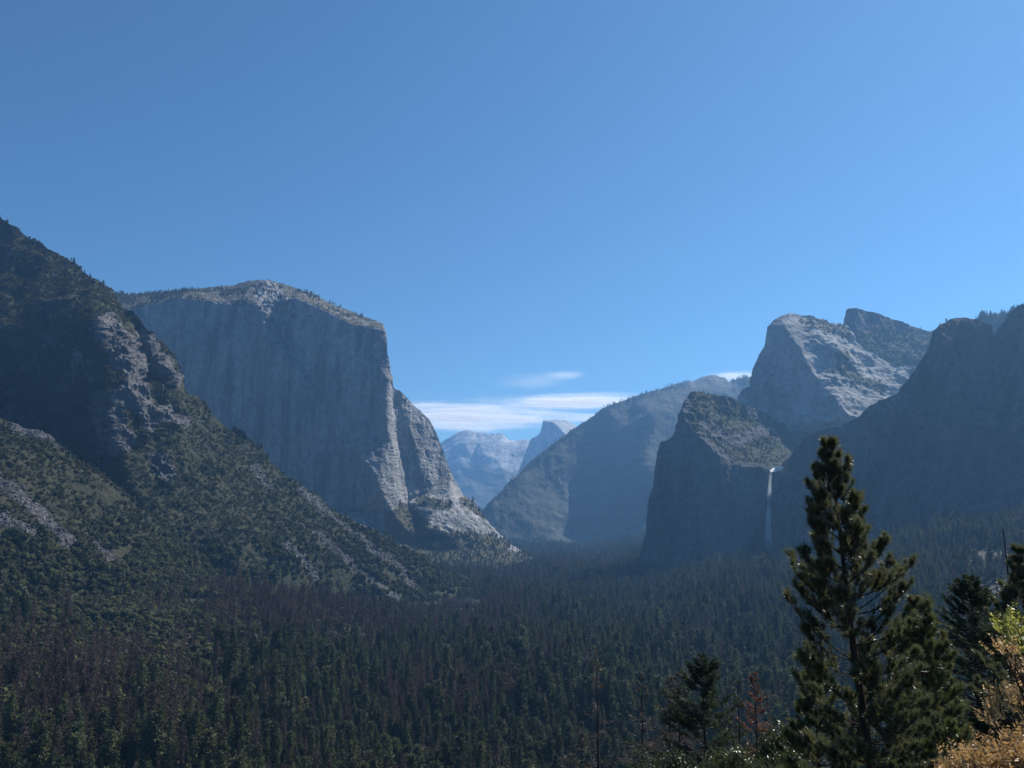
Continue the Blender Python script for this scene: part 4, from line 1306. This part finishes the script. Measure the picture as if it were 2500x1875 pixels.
def leafy_tree(name, seed, base, tips, label, mats, cat, leaf=0.10, n_leaf=70, cluster=0.45, group=None, frond=False, leafw=0.45):
    """stems reaching to given tips, each tip dressed with leaves"""
    rs = np.random.default_rng(seed)
    base = np.array(base, float)
    root = empty(name, tuple(base)); tag(root, label, cat, group)
    st, lv = MB(), []
    for tip in tips:
        e = np.array(tip, float) - base
        h = np.linalg.norm(e)
        mid = e * 0.5 + np.array([0, 0, 0.10 * h]) + rs.normal(0, .05 * h, 3)
        p = np.array([np.zeros(3) - [0, 0, .2], mid * .5 + rs.normal(0, .02 * h, 3), mid, e * .8 + mid * .05, e])
        st.tube(p, [0.010 * h + .008, 0.008 * h + .006, 0.006 * h + .005, .008, .004], 5)
        dirn = e - mid; dirn /= np.linalg.norm(dirn)
        k = max(1, int(n_leaf / 12))
        for j in range(k):
            s = rs.uniform(0.45 if not frond else 0.86, 1.0)
            b = mid + (e - mid) * s + rs.normal(0, cluster * .28, 3)
            d = dirn + rs.normal(0, .6, 3); d /= np.linalg.norm(d)
            ln = cluster * rs.uniform(.6, 1.2)
            st.tube(np.array([mid + (e - mid) * max(0, s - .2), b, b + d * ln]), [.006, .004, .002], 3)
            n = 12
            t = np.linspace(0.1, 1, n)
            q = b + d * (ln * t)[:, None]
            sd = np.cross(d, rs.normal(size=3)); sd /= np.linalg.norm(sd)
            sg = np.where(np.arange(n) % 2, 1, -1)[:, None]
            out = d * .6 + sd * sg * .9 + rs.normal(0, .25 if not frond else .12, (n, 3))
            l = leaf * (1.15 - .55 * t if frond else np.ones(n)) * rs.uniform(.75, 1.15, n)
            out /= np.linalg.norm(out, axis=1, keepdims=True)
            w = np.cross(out, rs.normal(size=(n, 3))); w /= np.linalg.norm(w, axis=1, keepdims=True)
            tipv = q + out * l[:, None]; m1 = q + out * (l * .45)[:, None]
            W = (leafw * l * .5)[:, None]
            lv.append(np.stack([q, m1 + w * W, tipv], 1)); lv.append(np.stack([q, tipv, m1 - w * W], 1))
    obj('stems', st.mesh('stems', mats[0], True), root)
    m = MB(); m.tris(np.concatenate(lv)); obj('leaves', m.mesh('leaves', mats[1]), root)
    return root


def gz(x, y): return float(ground_z(np.array([x]), np.array([y]))[0])


def standing(px, py_top, D, lean=0.0):
    """ground point and top for a tree whose tip shows at (px, py_top), D ahead"""
    top = at(px, py_top, D); x = float(top[0]) + lean
    return (x, D, gz(x, D)), tuple(top)


# the tall pine
b, tp = standing(2023, 1110, 30.0, 1.15)
pine_tree(5, b, tp, 'tall dark pine with upturned branches rising highest in the right foreground', [M_PINEBARK, M_PINE], n_whorl=27, spread=0.34, maxlen=2.7, crown0=0.05, needle=0.23, blade=0.017, per=105)
b, tp = standing(2236, 1496, 33.0, 0.3)
pine_tree(8, b, tp, 'bushy lighter green young pine close behind the right side of the tall pine', [M_PINEBARK, M_PINE2], n_whorl=22, spread=0.42, maxlen=2.4, needle=0.22, blade=0.018, per=95, crown0=0.03, gap=0.4)
b, tp = standing(1985, 1660, 36.0, 0.2)
pine_tree(13, b, tp, 'short young pine low at the left foot of the tall pine', [M_PINEBARK, M_PINE2], n_whorl=16, spread=0.40, maxlen=1.9, needle=0.22, blade=0.018, per=85, crown0=0.02, gap=0.4)
b, tp = standing(2490, 1360, 46.0, 0.1)
pine_tree(17, b, tp, 'dark pine cut by the right edge beside the leaning bare pole', [M_PINEBARK, M_PINE], n_whorl=26, spread=0.36, maxlen=3.2, per=90, needle=0.25, blade=0.024)

# firs and other conifers behind them
b, tp = standing(2362, 1412, 62.0, 0.3)
fir_tree('fir_tree', 21, b, tp, 'broad dark fir between the young pine and the right edge', [M_PINEBARK, M_FIR], 'fir tree', width=0.46, n_b=420, per=110, droop=0.12, needle=0.42, blade=0.085)
b, tp = standing(2300, 1640, 50.0, 0.2)
fir_tree('fir_tree', 22, b, tp, 'low fir filling the gap under the broad fir at lower right', [M_PINEBARK, M_FIR], 'fir tree', width=0.34, n_b=230, per=100, droop=0.12, needle=0.40, blade=0.075)
b, tp = standing(2420, 1700, 44.0, 0.2)
fir_tree('fir_tree', 24, b, tp, 'dark fir behind the dry tan sprays at the right edge', [M_PINEBARK, M_FIR], 'fir tree', width=0.34, n_b=210, per=100, droop=0.12, needle=0.36, blade=0.07)
b, tp = standing(1714, 1600, 105.0, 0.5)
fir_tree('fir_tree', 25, b, tp, 'dark fir with long drooping limbs left of the rust red tree', [M_PINEBARK, M_FIR], 'fir tree', width=0.44, n_b=240, per=120, droop=0.35, needle=0.75, blade=0.13, ragged=.5)
b, tp = standing(1800, 1668, 96.0, 0.3)
fir_tree('fir_tree', 26, b, tp, 'thin sparse conifer beside the rust red tree', [M_PINEBARK, M_FIR], 'fir tree', width=0.15, n_b=110, per=36, droop=0.2, needle=0.6, blade=0.09, bare_share=.35, ragged=.5)
b, tp = standing(1838, 1645, 88.0, 0.45)
fir_tree('rust_red_tree', 27, b, tp, 'dying conifer with rust red needles left of the tall pine', [M_PINEBARK, M_RED], 'dying tree', width=0.23, n_b=190, per=36, droop=0.22, needle=0.5, blade=0.09, bare_share=.15, ragged=.45)
# brown dying conifers and bare snags at the bottom
for i, (px, py, D, lean, lab) in enumerate([(1655, 1640, 118., 0.6, 'brown thin dead conifer nearest the drooping dark fir'), (1636, 1654, 122., -1.2, 'dead conifer with bare leaning trunk second left of the drooping fir'),
                                           (1564, 1650, 135., 0.3, 'sparse brown conifer leftmost of the dead trees near the bottom centre'), (1455, 1590, 170., 0.2, 'dull brown conifer standing alone left of the dead trunks')]):
    b, tp = standing(px, py, D, lean)
    fir_tree('dead_fir_tree', 31 + i, b, tp, lab, [M_SNAG, M_DRYN], 'dead tree', width=0.17, n_b=120, per=26, droop=0.2, needle=0.8, blade=0.10, bare_share=.35, ragged=.5, crown0=.3)
b, tp = standing(2449, 1293, 82.0, 0.95)
root = empty('bare_pole_tree', b); tag(root, 'thin leaning bare dead pole of a tree against the right hillside', 'dead tree')
m = MB(); bb, tt = np.array(b), np.array(tp)
m.tube(np.array([[0, 0, -1], (tt - bb) * .35 + [0.25, 0, 0], (tt - bb) * .7 + [.12, 0, 0], tt - bb]), [0.26, .2, .13, .05], 7)
obj('trunk', m.mesh('trunk', M_SNAG, True), root)
m = MB(); rs_ = np.random.default_rng(4)
for i in range(16):
    f = rs_.uniform(.4, .95); a = rs_.uniform(0, 6.28); p0 = (tt - bb) * f + [.15, 0, 0]
    m.tube(np.array([p0, p0 + [.5 * math.cos(a), .5 * math.sin(a), .08]]), [.025, .008], 4)
obj('stubs', m.mesh('stubs', M_SNAG, True), root)


# leafy tops along the bottom
def tips_at(seed, pts, D, jx=14, jy=10, n=7):
    r = random.Random(seed); out = []
    for px, py in pts:
        for k in range(n):
            out.append(at(px + r.uniform(-jx, jx), py + r.uniform(-jy, jy * 1.8), D + r.uniform(-.6, .9)))
    return out


for i, (pts, D, lab) in enumerate([([(1600, 1868), (1640, 1850), (1665, 1866), (1575, 1890)], 60., 'sunlit green leafy treetop at the foot of the bare trunks'),
                                   ([(1770, 1850), (1805, 1838), (1745, 1872), (1835, 1862)], 55., 'leafy green treetop under the rust red tree'),
                                   ([(1885, 1868), (1925, 1850), (1855, 1885), (1965, 1862)], 48., 'bright tipped leafy treetop at the bottom left of the tall pine'),
                                   ([(1895, 1790), (1925, 1772), (1915, 1815), (1880, 1820)], 52., 'green leafy treetop touching the lowest left branches of the tall pine')]):
    xs = at(pts[0][0], pts[0][1], D); bx = float(xs[0])
    leafy_tree('broadleaf_tree', 50 + i, (bx, D, gz(bx, D)), tips_at(i, pts, D, 24, 14, 12), lab, [M_PINEBARK, M_LEAFY], 'leafy tree', leaf=0.20, n_leaf=84, cluster=0.7)

# dry tan and lime sprays close by on the right
D = 12.0
leafy_tree('lime_shrub', 60, (float(at(2720, 1800, D)[0]), D, gz(8.4, D)), tips_at(21, [(2455, 1524), (2480, 1540), (2497, 1560)], D, 8, 8, 4), 'lime green leafy spray at the right edge above the tan ones', [M_PINEBARK, M_LIME], 'shrub', leaf=0.075, n_leaf=72, cluster=0.22, frond=True)
D = 11.5
leafy_tree('dry_shrub', 61, (float(at(2760, 1850, D)[0]), D, gz(8.3, D)), tips_at(22, [(2445, 1592), (2480, 1598)], D, 8, 4, 3) + tips_at(23, [(2412, 1738), (2434, 1716), (2462, 1696), (2490, 1700)], D, 9, 7, 4),
           'dry tan sprays hanging at the right edge below the lime green one', [M_PINEBARK, M_TAN], 'shrub', leaf=0.085, n_leaf=36, cluster=0.24, frond=True)
D = 10.0
leafy_tree('dry_bush', 62, (float(at(2430, 1900, D)[0]), D, gz(5.6, D)), tips_at(24, [(2320, 1880), (2345, 1868), (2370, 1852), (2410, 1850), (2450, 1842), (2490, 1826), (2400, 1874), (2450, 1870), (2490, 1855), (2350, 1884)], D, 16, 9, 6),
           'dry tan bush along the bottom right corner', [M_PINEBARK, M_TAN], 'shrub', leaf=0.085, n_leaf=60, cluster=0.24, frond=True)


# ------------------------------------------------------------------ air
def haze():
    t = NT('haze_air')
    v = t.n('ShaderNodeVolumePrincipled')
    v.inputs['Color'].default_value = (*HAZE_COLOR, 1)
    v.inputs['Density'].default_value = HAZE_DENSITY
    v.inputs['Anisotropy'].default_value = 0.45
    t.l(v.outputs[0], t.out.inputs['Volume'])
    x, y0, y1, z0, z1 = 27000, -27000, 27500, -75, 1850
    V = [(sx * x, yy, zz) for zz in (z0, z1) for yy in (y0, y1) for sx in (-1, 1)]
    F = [(0, 2, 3, 1), (4, 5, 7, 6), (0, 1, 5, 4), (2, 6, 7, 3), (0, 4, 6, 2), (1, 3, 7, 5)]
    o = obj('haze', new_mesh('haze', np.array(V), np.array(F), t.m))
    tag(o, 'blue morning haze filling the valley air', 'haze', kind='stuff')


haze()
